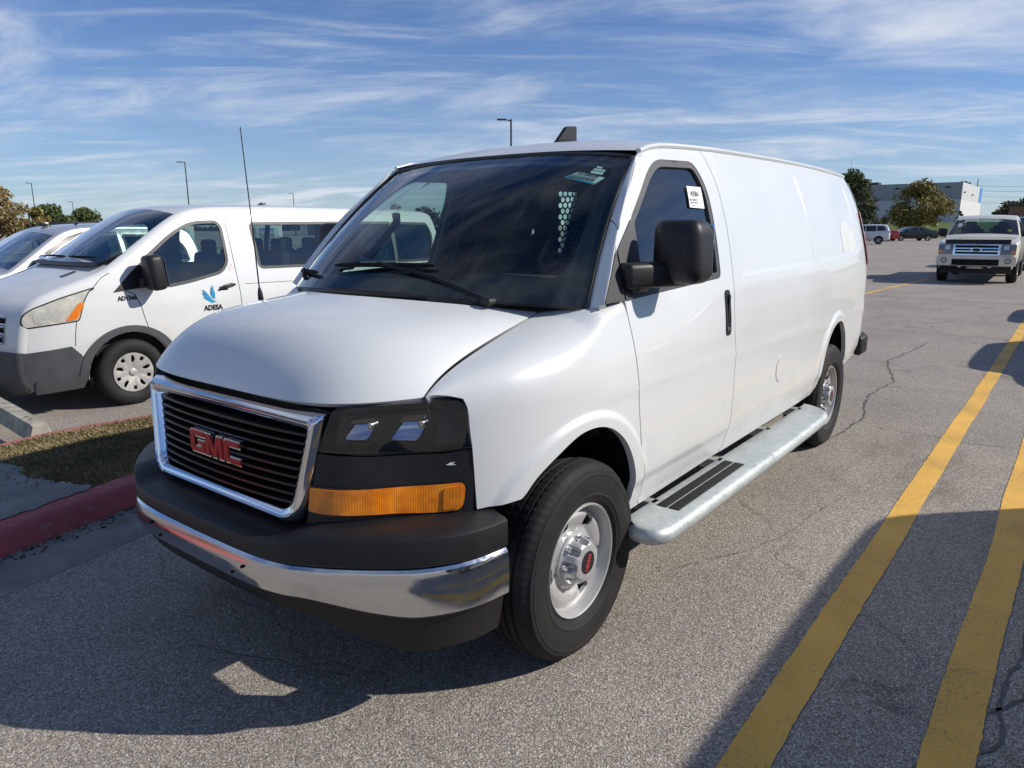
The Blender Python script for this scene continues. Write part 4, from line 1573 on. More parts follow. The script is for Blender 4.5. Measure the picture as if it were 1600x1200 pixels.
# ---- tail lamps, rear doors, rear bumper
for sg in (1, -1):
    ya = float(sideY(-4.62, 1.5, True))
    MB().grid(lambda a, z: (-4.66 - .12 * math.sin(a), sg * (float(sideY(-4.66, z, True)) - .115 + .118 * math.cos(a)), z), np.linspace(0, math.pi / 2, 7), np.linspace(.54, 1.98, 12)).build('rear_corner', M['white'], van)
    tl = MB()
    tl.grid(lambda a, z: (-4.655 - .125 * math.sin(a), sg * (float(sideY(-4.66, z, True)) - .105 + .122 * math.cos(a)), z), np.linspace(-.05, math.pi / 2 * .8, 7), np.linspace(1.30, 1.74, 8))
    tl.build('tail_light', M['tail_red'], van)
rd = []
for sg in (1, -1):
    zz = (.56, 1.30, 1.38, 1.86, 1.97)
    wy = lambda z: float(sideY(-4.66, z, True)) - .115
    lo_, hi_ = [(sg * .006, .56), (sg * wy(.56), .56), (sg * wy(1.3), 1.30), (sg * wy(1.9), 1.92), (sg * .006, 1.97)], round_poly([(sg * .06, 1.38), (sg * (wy(1.38) - .10), 1.38), (sg * (wy(1.8) - .10), 1.84), (sg * .06, 1.86)], .05)
    if sg < 0:
        lo_ = lo_[::-1]
    rdr = panel('rear_door', [lo_, hi_], lambda a, b: (-4.785 + 0 * a, a, b), M['white'], van, sp=.12, thick=.04, out=(-1, 0, 0))
    panel('rear_glass', [hi_], lambda a, b: (-4.775 + 0 * a, a, b), M['windshield'], rdr, sp=.2, thick=0, out=(-1, 0, 0))
MB().box((-4.86, 0, .60), (.15, 1.76, .18), bev=.05, seg=3).build('rear_bumper', M['black_plastic'], van)
for sg in (1, -1):
    MB().box((-4.70, sg * .875, .60), (.24, .07, .17), bev=.03, seg=3).build('bumper_end', M['black_plastic'], van)
MB().grid(lambda a, b: (-4.62 - .165 * a, b * (.615 - .03 * a), 2.032 + .06 * (1 - a) * (1 - abs(b) ** 2.6) - .06 * a), (0, .3, .7, 1), np.linspace(-1, 1, 15)).build('roof_rear_edge', M['white'], van)

# ---- cab inside
inr = empty('cab_interior')
inr.parent = van
MB().grid(lambda a, b: [(float(q)) for q in (cowl(a * .97, 1)[0] - .02 - b * .50, a * (.83 + .05 * b), 1.325 + .03 * math.sin(math.pi * min(1, b * 1.2)) - (.10 if b > .95 else 0))], np.linspace(-1, 1, 21), (0, .25, .5, .75, .92, 1)).box((-.42, 0, 1.02), (.30, 1.70, .50), bev=.05, seg=3).box((-.36, .40, 1.385), (.24, .44, .07), bev=.03, seg=3).build('dashboard', M['interior_grey'], inr)
MB().box((-.9, 0, .52), (1.3, 1.8, .1)).box((-3.0, 0, .58), (3.3, 1.7, .06)).build('cab_floor', M['interior'], inr)
MB().grid(lambda a, b: (-.80 - 3.7 * b, a * min(.66, float(sideY(-.80 - 3.7 * b, 1.96, True)) - .10), 2.03 - .10 * abs(a) ** 3 - (.10 if b < .01 else (.04 if b < .06 else 0))), np.linspace(-1, 1, 13), (0, .03, .12, .5, 1)).build('headliner', M['interior'], inr)
for y in (.42, -.42):
    s = MB().box((-1.02, y, .93), (.52, .50, .16), bev=.06, seg=3)
    s.box((-1.27, y, 1.27), (.16, .48, .62), Matrix.Rotation(rad(-12), 3, 'Y'), bev=.06, seg=3)
    s = s.build('seat', M['interior'], inr)
    MB().box((-1.36, y, 1.66), (.10, .28, .18), Matrix.Rotation(rad(-10), 3, 'Y'), bev=.045, seg=3).build('headrest', M['interior'], inr)
sw = MB()
c = Vector((-.66, .42, 1.30))
rot = Matrix.Rotation(rad(62), 3, 'Y')
sw.tube([c + rot @ Vector((.19 * math.cos(t), .19 * math.sin(t), 0)) for t in np.linspace(0, 2 * math.pi, 33)], .016, 8, cap=False)
for t in (math.pi * .5, math.pi * 1.5, math.pi):
    sw.tube([c, c + rot @ Vector((.18 * math.cos(t), .18 * math.sin(t), 0))], .02, 6)
sw.box(tuple(c), (.12, .14, .07), rot, bev=.03).build('steering_wheel', M['black_matte'], inr)
MB().box((-.74, 0, 1.85), (.05, .26, .075), bev=.02, seg=3).tube([(-.74, 0, 1.86), (-.76, 0, 1.95)], .012, 6).build('rear_view_mirror', M['black_matte'], inr)
MB().tube([(-.50, -.80, 1.50), (-.545, -.775, 1.475), (-.60, -.768, 1.53), (-.70, -.765, 1.62), (-.745, -.77, 1.66), (-.755, -.785, 1.70)], [.022, .022, .019, .019, .022, .024], 8).build('grab_handle', M['interior'], inr)
for x in (.38, -.38):
    MB().box((-.83, x, 1.925), (.17, .56, .02), Matrix.Rotation(rad(-6), 3, 'Y'), bev=.008).build('sun_visor', M['interior'], inr)
# air vents printed along the dash top, seen as bright slots
vt = MB()
for k in range(26):
    y = -.36 + k * .036
    x0 = float(cowl(y / .86 * .97, 1)[0]) - .055
    vt.box((x0, y, 1.340), (.05, .008, .012), Matrix.Rotation(rad(30), 3, 'Z'))
vt.build('defroster_slots', M['paper_aqua'] if False else M['interior_grey'], inr)
# steel partition behind the seats, with a perforated window
holes = []
for y0, y1, z0, z1 in ((-.165, .03, 1.42, 1.84), (-.47, -.36, 1.40, 1.84)):
    j = 0
    z = z0
    while z < z1:
        y = y0 + (.017 if j % 2 else 0)
        while y < y1:
            holes.append([(y + .0135 * math.cos(t), z + .0155 * math.sin(t)) for t in np.linspace(0, 2 * np.pi, 9)[:-1]])
            y += .034
        z += .033
        j += 1
po = [(-.90, .60), (.90, .60), (.955, 1.2), (.90, 1.62), (.76, 1.95), (.6, 2.02), (-.6, 2.02), (-.76, 1.95), (-.90, 1.62), (-.955, 1.2)]
panel('partition', [po] + holes + [[(-.655, 1.815), (-.53, 1.832), (-.53, 1.838), (-.655, 1.838)]], lambda a, b: (-1.50 + 0 * a, a, b), M['partition'], inr, sp=.10, thick=0, rs=False, out=(1, 0, 0))


# ================================================================== GROUND, KERBS, MARKINGS
def ground_z(x, y):
    """the neighbouring row beyond the kerb lies a little lower"""
    near = sstep(-3.75, -5.1, y)
    far_ = sstep(-16., -9., x)
    return -.22 * near * far_ + .0 * x


xs = np.concatenate([[-2500, -900, -300, -120, -60, -30, -22], np.arange(-17, 9, .5), [12, 30, 120, 900, 2500]])
ys = np.concatenate([[-2500, -900, -300, -100, -40, -20, -12, -8, -6.5, -5.6], np.arange(-5.3, -3.3, .15), [-3, -2, 0, 3, 8, 20, 60, 300, 2500]])
g = MB().grid(lambda a, b: (a, b, float(ground_z(a, b))), xs, ys).build('asphalt', M['asphalt'], None)
tag(g, None, None, None, 'structure')


def wobble_strip(name, mat, x0, x1, ya, yb, w, z, seed, n=120, taper=False):
    """a hand painted line: its edges waver a little"""
    rr = np.random.default_rng(seed)
    t = np.linspace(0, 1, n)
    xx = x0 + (x1 - x0) * t
    cy = np.interp(xx, [x0, x1] if x0 < x1 else [x1, x0], [ya, yb] if x0 < x1 else [yb, ya])
    k = np.convolve(rr.normal(0, 1, n + 60), np.hanning(61) / 12, 'valid')
    k2 = np.convolve(rr.normal(0, 1, n + 4), np.ones(5) / 5, 'valid')
    l = cy - w / 2 + k * .010 + rr.normal(0, .0016, n)
    h = cy + w / 2 + k * .010 + k2 * .002 + rr.normal(0, .0016, n)
    V = [(a, b, z) for a, b in zip(xx, l)] + [(a, b, z) for a, b in zip(xx, h)]
    F = [(i, i + 1, n + i + 1, n + i) for i in range(n - 1)]
    return tag(MB().add(V, F).build(name, mat, None), None, None, None, 'structure')


wobble_strip('yellow_line', M['yellow'], -24, 1.4, 1.735, 1.695, .132, .004, 3, 900)
wobble_strip('yellow_line', M['yellow'], -24, 1.4, 2.27, 2.19, .145, .004, 5, 900)
ly = wobble_strip('yellow_line', M['yellow'], -16.0, -23.6, -1.80, -1.33, .11, .004, 8, 80)

# sealed cracks and patched joints in the asphalt
M['tar'] = pbr('crack_filler', (.12, .112, .10), .75, 0, .3, bump=(200, .5), var=(8, .3))


def crack(pts, w, seed):
    rr = np.random.default_rng(seed)
    P_ = resample(pts, .05, False)
    k = len(P_)
    off = np.cumsum(rr.normal(0, .008, (k, 2)), 0)
    off -= np.linspace(0, 1, k)[:, None] * off[-1]
    P_ = P_ + off
    tn = np.gradient(P_, axis=0)
    tn /= np.linalg.norm(tn, axis=1)[:, None]
    nn = np.stack([-tn[:, 1], tn[:, 0]], 1)
    ww = .62 * w * (.25 + rr.random(k) * 1.0)
    ww[0] = ww[-1] = .002
    V = [(a[0], a[1], .0035 + 0) for a in P_ + nn * ww[:, None]] + [(a[0], a[1], .0035) for a in P_ - nn * ww[:, None]]
    F = [(i, i + 1, k + i + 1, k + i) for i in range(k - 1)]
    return tag(MB().add(V, F).build('sealed_crack', M['tar'], None), None, None, None, 'structure')


crack([(-3.55, .94), (-4.5, 1.0), (-5.4, .86), (-6.3, .92), (-7.6, .60), (-9.5, .75)], .016, 1)
crack([(-11.3, -3), (-10.6, -.5), (-10.4, 1.2), (-10.0, 3.6)], .014, 2)
crack([(-16.8, -3), (-16.2, .5), (-16.4, 3.6)], .03, 3)
crack([(-4.2, 1.15), (-4.1, 1.8), (-4.3, 2.6)], .006, 4)
crack([(-23.0, -4), (-22.8, -1), (-22.5, 3)], .03, 6)
crack([(-31.0, -6), (-30.0, -1), (-30.5, 5)], .06, 7)
crack([(.06, 2.07), (-.10, 2.12), (-.22, 2.17), (-.33, 2.25), (-.52, 2.27), (-.79, 2.275), (-1.09, 2.33), (-1.5, 2.36)], .012, 9)
crack([(-.10, 2.12), (-.12, 2.18), (-.20, 2.24), (-.26, 2.30)], .008, 10)
crack([(-.52, 2.27), (-.60, 2.32), (-.72, 2.36), (-.95, 2.37)], .014, 15)
crack([(-.33, 2.25), (-.40, 2.19), (-.50, 2.16)], .006, 16)
crack([(-.9, .95), (-1.5, 1.25), (-2.4, 1.35)], .003, 11)
crack([(.65, .36), (.8, -.05), (.95, -.4)], .004, 12)

# ---- kerbed island between the two rows
def strip_loft(name, path, prof_, mat, closed_end=True, label=None, cat=None):
    """sweep an (offset, z) section along a plan path"""
    P_ = np.asarray(path, float)
    tn = np.gradient(P_, axis=0)
    tn /= np.linalg.norm(tn, axis=1)[:, None]
    nn = np.stack([tn[:, 1], -tn[:, 0]], 1)
    k = len(prof_)
    V = [(P_[i, 0] + nn[i, 0] * o_, P_[i, 1] + nn[i, 1] * o_, z) for i in range(len(P_)) for o_, z in prof_]
    F = [(i * k + a, (i + 1) * k + a, (i + 1) * k + a + 1, i * k + a + 1) for i in range(len(P_) - 1) for a in range(k - 1)]
    F += [tuple(range(k)), tuple(range((len(P_) - 1) * k, len(P_) * k))[::-1]]
    return MB().add(V, F).build(name, mat, None, sharp=50)


near_edge = [(2.6, -1.38), (1.8, -1.62), (1.106, -1.775), (.7, -1.865), (.276, -1.975), (-.4, -2.10), (-1.2, -2.20), (-3, -2.25), (-6, -2.25), (-9, -2.25)]
ne = resample(smooth_loop(near_edge, 2, False), .12, False)
kb = strip_loft('red_kerb', ne, [(.02, -.05), (0, .0), (-.012, .115), (-.03, .138), (-.05, .145), (-.17, .145), (-.18, .10)], M['kerb_red'])
tag(kb, 'dark red painted kerb in the shade beside the front bumper of the white cargo van', 'kerb', 'red painted kerbs')
gt = strip_loft('concrete_gutter', ne, [(.40, .0015), (.38, .005), (.20, .004), (.0, .010)], M['sidewalk'])
tag(gt, None, None, None, 'structure')
far_edge = [(3.2, -2.65), (2.0, -3.05), (1.2, -3.36), (.49, -3.60), (.05, -3.66), (-.51, -3.54), (-1.3, -3.50), (-3, -3.50), (-6, -3.5), (-9, -3.5)]
fe = resample(smooth_loop(far_edge, 2, False), .12, False)
kf = strip_loft('red_kerb', fe, [(.10, .08), (.085, .128), (.0, .134), (-.03, .125), (-.045, .0), (-.05, -.24)], M['kerb_red'])
kf.data.materials.clear()
M['kerb_pink'] = worn_paint('pinkish_red_kerb_paint', (.42, .125, .115), (.36, .27, .22), .6, 60, .36)  # paler, pinker variant of the red kerb paint
kf.data.materials.append(M['kerb_pink'])
tag(kf, 'sunlit pinkish red kerb behind the grass, in front of the passenger van', 'kerb', 'red painted kerbs')


def near_y(x):
    return np.interp(x, ne[::-1, 0], ne[::-1, 1])


def far_y(x):
    return np.interp(x, fe[::-1, 0], fe[::-1, 1])


def island(a, b):
    lo, hi = float(far_y(a)) + .07, float(near_y(a)) - .14
    y = lo + (hi - lo) * b
    return (a, y, .122 + .012 * math.sin(3.1 * a) * math.sin(math.pi * b) + .010 * math.sin(math.pi * b))


tf = MB().grid(island, np.linspace(2.4, -8.9, 70), np.linspace(0, 1, 14)).build('turf', M['turf'], None)
tag(tf, None, None, None, 'structure')
# concrete walk that runs out in the grass
walk = [(2.4, -1.80), (2.4, -2.86), (1.1, -3.12), (.67, -3.05), (.62, -2.80), (.70, -2.62), (.60, -2.36), (.53, -2.16), (.50, -2.07), (.9, -1.97), (1.4, -1.87)]
wp = resample(smooth_loop(walk, 2), .03)
wp = wp + np.random.default_rng(2).normal(0, .012, wp.shape) * (np.abs(wp[:, :1]) < .95)
ws_ = MB()
ws_.add([(a, b, .150) for a, b in wp], [tuple(range(len(wp)))])
ws_ = ws_.build('concrete_walk', M['sidewalk'], None, smooth=False)
tag(ws_, None, None, None, 'structure')


def blades(name, n, region, hmin, hmax, mat, seed, dens=None, zf=None, wd=.0022, lean=.7):
    rr = np.random.default_rng(seed)
    V, F = [], []
    c = 0
    while c < n:
        a, b = rr.random(2)
        q = region(a, b)
        if q is None or (dens is not None and rr.random() > dens(q[0], q[1])):
            continue
        h = hmin + (hmax - hmin) * rr.random() ** 2
        an, le = rr.random() * 6.283, rr.random() * lean * h
        w_ = wd * (.6 + rr.random())
        dx, dy = math.cos(an), math.sin(an)
        lx, ly_ = -dy * le + rr.normal(0, .3) * le, dx * le
        k = len(V)
        z = q[2]
        V += [(q[0] - dx * w_, q[1] - dy * w_, z - .003), (q[0] + dx * w_, q[1] + dy * w_, z - .003), (q[0] + lx * .5 + dx * w_ * .7, q[1] + ly_ * .5 + dy * w_ * .7, z + h * .62), (q[0] + lx * 1.3, q[1] + ly_ * 1.3, z + h * .9)]
        F += [(k, k + 1, k + 2), (k, k + 2, k + 3)]
        c += 1
    o = obj(name, V, F, mat, None, smooth=False)
    return tag(o, None, None, None, 'stuff')


def on_walk(x, y):
    return bool(inside(np.array([[x, y]]), wp)[0])


def reg(a, b):
    x = 1.3 - 2.6 * a
    q = island(x, b)
    if x > .3 and on_walk(q[0], q[1]) and RNG.random() > .10:
        return None
    return q


gb = blades('grass', 42000, reg, .012, .042, M['blades'], 5, zf=None)
tag(gb, 'short dry grass on the kerbed island', 'grass', None, 'stuff')
wl_ = blades('leaf_litter', 900, reg, .006, .02, M['leaf_brown'], 9, wd=.009, lean=2.2)
tag(wl_, 'dry leaf scraps lying in the grass', 'leaf litter', None, 'stuff')


def reg2(a, b):
    i = int(a * (len(ne) - 2))
    q = ne[i] + (ne[i + 1] - ne[i]) * (a * (len(ne) - 2) - i)
    if not -.6 < q[0] < 1.6:
        return None
    return (q[0], q[1] + .02 + .10 * b ** 3, .008)


gd = blades('gutter_debris', 420, reg2, .004, .016, M['leaf_brown'], 19, wd=.010, lean=2.4)
tag(gd, 'dry leaf scraps and dirt swept against the foot of the red kerb', 'debris', None, 'stuff')


def stop(name, a, b, w=.17, h=.135):
    a, b = np.array(a), np.array(b)
    d = b - a
    L_ = np.linalg.norm(d[:2])
    an = math.atan2(d[1], d[0])
    e = empty(name, (a[0], a[1], float(ground_z(a[0], a[1]))), an)
    pr = [(-w / 2, 0), (-w / 2, h * .30), (-w * .33, h), (w * .33, h), (w / 2, h * .30), (w / 2, 0)]
    mb = MB()
    st_ = [0, .03, L_ * .3, L_ * .6, L_ - .03, L_]
    sc = [.86, 1, 1, 1, 1, .86]
    V = [(s_, y * c_, z * c_) for s_, c_ in zip(st_, sc) for y, z in pr]
    k = len(pr)
    mb.add(V, [(i * k + q, (i + 1) * k + q, (i + 1) * k + (q + 1) % k, i * k + (q + 1) % k) for i in range(len(st_) - 1) for q in range(k)] + [tuple(range(k))[::-1], tuple(range((len(st_) - 1) * k, len(st_) * k))])
    mb.build('block', M['concrete'], e, sharp=30)
    for s_ in (.22, .34):
        MB().lathe_y([(0, .004), (.011, .004), (.013, 0)], (0, 0, 0), 10).build('rusty_pin', pbr('rust', (.13, .05, .025), .9), e).matrix_local = Matrix.Translation((s_, .005, h)) @ Matrix.Rotation(rad(90), 4, 'X')
    return e


tag(stop('wheel_stop', (.06, -4.18, 0), (-.08, -6.1, 0)), 'weathered concrete wheel stop lying in front of the white passenger van', 'wheel stop')
tag(stop('wheel_stop', (-.30, -6.95, 0), (-.42, -8.8, 0)), 'concrete wheel stop in front of the silver pickup', 'wheel stop')

# ================================================================== VEHICLE BUILDER
def make_wheel(parent, x, y, z, R, w, mat, sg, style='cover', n=10, rim_k=.63, detail=1):
    wh = empty('wheel', (x, y, z))
    wh.parent = parent
    rim = R * rim_k
    h = w / 2
    pr = [(rim - .01, h * .6), (rim + .01, h * .88), (rim + (R - rim) * .45, h), (R - .03, h * .9), (R - .008, h * .74), (R, h * .5)]
    pr = pr + [(a, -b) for a, b in pr[::-1]]
    MB().lathe_y(pr, (0, 0, 0), 48 if detail else 24).build('tyre', M['rubber'], wh, sharp=50)
    if style == 'cover':
        def cov(a, b):
            r_ = np.hypot(a, b) / rim
            an = np.arctan2(b, a)
            return np.asarray(a), h * .86 - .035 * (1 - r_) ** 2 + .012 * np.cos(n * an) * np.clip(r_ - .3, 0, 1) * (1.2 - r_), np.asarray(b)
        loops = [[(rim * .985 * math.cos(t), rim * .985 * math.sin(t)) for t in np.linspace(0, 2 * np.pi, 60, endpoint=False)]]
        for k in range(n):
            t0 = 2 * math.pi * (k + .5) / n
            if k % 2:
                base = [(.88, -.10), (.88, .10), (.68, .075), (.68, -.075)]
            else:
                base = [(.86, -.045), (.86, .07), (.66, .13), (.50, .05), (.52, -.05)]
            loops.append([(rim * (a * math.cos(t0) - b * math.sin(t0)), rim * (a * math.sin(t0) + b * math.cos(t0))) for a, b in base])
        c = panel('wheel_cover', loops, cov, mat, wh, sp=.022, thick=.022, mir=(sg < 0))
        MB().lathe_y([(.033 * 1.2, -.01), (.033 * 1.2, .008), (.028 * 1.2, .012), (0, .012)], (0, sg * (h * .86 - .02), 0), 20, sgn=sg).build('centre_cap', mat, wh)
        for k in range(n // 2):
            t0 = 2 * math.pi * (k * 2 + 1) / n + .17
            e_ = [(.22, .004), (.95, .004), (.95, -.004), (.22, -.004)]
    else:
        mb = MB().lathe_y([(rim * 1.02, h * .80), (rim * .98, h * .92), (rim * .92, h * .80), (rim * .88, h * .2)], (0, 0, 0), 36, sgn=sg)
        for k in range(n):
            t0 = 2 * math.pi * k / n
            c0, s0 = math.cos(t0), math.sin(t0)
            wd = .22 * rim if n <= 6 else .13 * rim
            q = [(.1 * rim, wd * .7), (.93 * rim, wd * .5), (.93 * rim, -wd * .5), (.1 * rim, -wd * .7)]
            ys_ = (h * .62, h * .76, h * .76, h * .62)
            V = [(a * c0 - b * s0, sg * yy, a * s0 + b * c0) for (a, b), yy in zip(q, ys_)] + [(a * c0 - b * s0, sg * (yy - .03), a * s0 + b * c0) for (a, b), yy in zip(q, ys_)]
            mb.add(V, [(0, 1, 2, 3), (4, 5, 1, 0), (5, 6, 2, 1), (6, 7, 3, 2)])
        mb.lathe_y([(.2 * rim, h * .5), (.18 * rim, h * .72), (0, h * .74)], (0, 0, 0), 16, sgn=sg)
        mb.build('rim', mat, wh, sharp=30)
    MB().lathe_y([(rim * .97, 0), (0, 0)], (0, sg * h * .15, 0), 24, sgn=sg).build('brake_disc', M['black_matte'], wh)
    return wh


class Car:
    """a car body from its side outline: outline = (x, z) points from the bottom of the nose over the roof to the bottom of the tail"""

    def __init__(s, root, outline, W_, T_, arches, ground, paint, r=.08, crown=.03, nose=.10, sp=.08, doors=(), roof_i=None):
        s.root, s.W, s.T, s.paint, s.sp = root, pchip(*zip(*W_)), pchip(*zip(*T_)), paint, sp
        up = resample(smooth_loop(outline, 2, False), .07 if sp < .1 else .11, False)
        s.up = up
        tn = np.gradient(up, axis=0)
        tn /= np.linalg.norm(tn, axis=1)[:, None]
        nn = np.stack([-tn[:, 1], tn[:, 0]], 1)
        if nn[len(up) // 2, 1] < 0:
            nn = -nn
        s.nn = nn
        s.r, s.crown, s.nose = r, crown, nose
        # side outline = inset of the silhouette, closed by the sill and the arches
        side_up = up - nn * r
        low = []
        x1, x0 = side_up[-1, 0], side_up[0, 0]
        low.append((x1, ground))
        for cx, cz, ra in sorted(arches, key=lambda q: q[0]):
            th_ = math.asin(min(1, max(-1, (ground - cz) / ra)))
            for t in np.linspace(math.pi - th_, th_, 18):
                low.append((cx + ra * math.cos(t), cz + ra * math.sin(t)))
        low.append((x0, ground))
        s.loop = list(map(tuple, side_up)) + low
        s.arches = arches

    def Y(s, x, z):
        return s.W(z) * s.T(x)

    def surf(s, x, z):
        return np.asarray(x, float), s.Y(np.asarray(x, float), np.asarray(z, float)), np.asarray(z, float)

    def build(s, windows=(), ws_range=(), rear_range=(), glass=None, side_name='body_side', thick=.03):
        s.windows = [np.asarray(w) for w in windows]
        s.sides = []
        for mir in (False, True):
            b = panel(side_name, [s.loop] + [list(map(tuple, w)) for w in s.windows], s.surf, s.paint, s.root, sp=s.sp, thick=thick, mir=mir)
            s.sides.append(b)
            for w in s.windows:
                panel('side_window', [offset_loop(w, .004)], s.surf, glass or M['dark_glass'], b, sp=.15, thick=0, proud=-.008, mir=mir)
                panel('window_frame', [offset_loop(w, .012), offset_loop(w, -.022)], s.surf, M['trim_grey'], b, sp=.08, thick=.01, proud=.003, mir=mir)
        # shoulder rounding and the skin across the car
        n = len(s.up)
        na = 6
        rows = []
        for i in range(n):
            P_, nr = s.up[i], s.nn[i]
            row = []
            yb = float(s.Y(*(P_ - nr * s.r)))
            for a in np.linspace(0, math.pi / 2, na):
                q = P_ - nr * s.r * (1 - math.sin(a))
                row.append((q[0], yb - s.r * (1 - math.cos(a)) * .9, q[1]))
            ye = row[-1][1]
            k = s.crown + s.nose * max(0, nr[0]) ** 1.5 + .4 * s.nose * max(0, -nr[0]) ** 1.5
            for b in (.85, .65, .4, .15, 0):
                cr = k * (1 - b ** 2)
                row.append((P_[0] + nr[0] * cr, ye * b, P_[1] + nr[1] * cr))
            full_ = row + [(q[0], -q[1], q[2]) for q in row[::-1][1:]]
            rows.append(full_)
        s.rows = rows
        m_ = len(rows[0])
        V = [q for rw in rows for q in rw]
        F, G_, Fg = [], [], []
        e0, e1 = na - 1, m_ - na

        def isin(i, rg):
            return any(lo <= i < hi for lo, hi in rg)
        for i in range(n - 1):
            for j in range(m_ - 1):
                q = (i * m_ + j, i * m_ + j + 1, (i + 1) * m_ + j + 1, (i + 1) * m_ + j)
                if e0 <= j < e1 and (isin(i, ws_range) or isin(i, rear_range)):
                    (G_ if isin(i, ws_range) else Fg).append(q)
                else:
                    F.append(q)
        sk = MB().add(V, F).build('body_shell', s.paint, s.root, sharp=60)
        if G_:
            MB().add(V, G_).build('windscreen', glass or M['dark_glass'], s.root)
        if Fg:
            MB().add(V, Fg).build('rear_window', glass or M['dark_glass'], s.root)
        return sk

    def idx(s, x_lo, x_hi, upper=True):
        """outline segments whose x lies between (for the glass)"""
        ii = [i for i in range(len(s.up) - 1) if x_lo <= (s.up[i, 0] + s.up[i + 1, 0]) / 2 <= x_hi and (not upper or s.up[i, 1] > .9)]
        return (min(ii), max(ii) + 1)

    def plate(s, name, loop, mat, parent=None, proud=.006, thick=.01, sp=None, both=True, **kw):
        r_ = []
        for mir in ((False, True) if both else (False,)):
            r_.append(panel(name, [loop], s.surf, mat, parent or s.root, sp=sp or s.sp, thick=thick, proud=proud, mir=mir, **kw))
        return r_

    def seam(s, pts, w=.004, proud=.0015):
        for mir in (1, -1):
            q = resample(pts, .06, False)
            MB().tube([(a, mir * (float(s.Y(a, b)) + proud - w * .6), b) for a, b in q], w, 5).build('door_seam', M['black_matte'], s.root)

    def floor(s, z0, z1, x0, x1, inset=.12):
        mb = MB()
        us = np.linspace(x0, x1, 12)
        mb.grid(lambda a, b: (a, b * (float(s.Y(a, z1)) - inset), z1), us, (-1, 0, 1))
        mb.grid(lambda a, b: (a, b * (float(s.Y(a, z0)) - inset), z0), us, (-1, 0, 1))
        for sg in (1, -1):
            mb.grid(lambda a, b: (a, sg * (float(s.Y(a, b)) - inset), b), us, (z0, z1))
        mb.build('cabin_floor', M['interior'], s.root)

    def wells(s, depth=.30):
        for cx, cz, ra in s.arches:
            for sg in (1, -1):
                y1 = float(s.Y(cx, cz)) - .012
                mb = MB().grid(lambda t, y: (cx + (ra + .012) * math.cos(t), sg * y, cz + (ra + .012) * math.sin(t)), np.linspace(-.2, math.pi + .2, 16), (y1, y1 - depth))
                mb.grid(lambda t, k: (cx + (ra + .012) * k * math.cos(t), sg * (y1 - depth), cz + (ra + .012) * k * math.sin(t)), np.linspace(-.2, math.pi + .2, 16), (.02, 1))
                mb.build('wheel_well', M['black_matte'], s.root)


M['hazy_bowl'] = pbr('hazy_lamp_bowl', (.56, .55, .50), .12, .2, .5, .9, var=(25, .12))
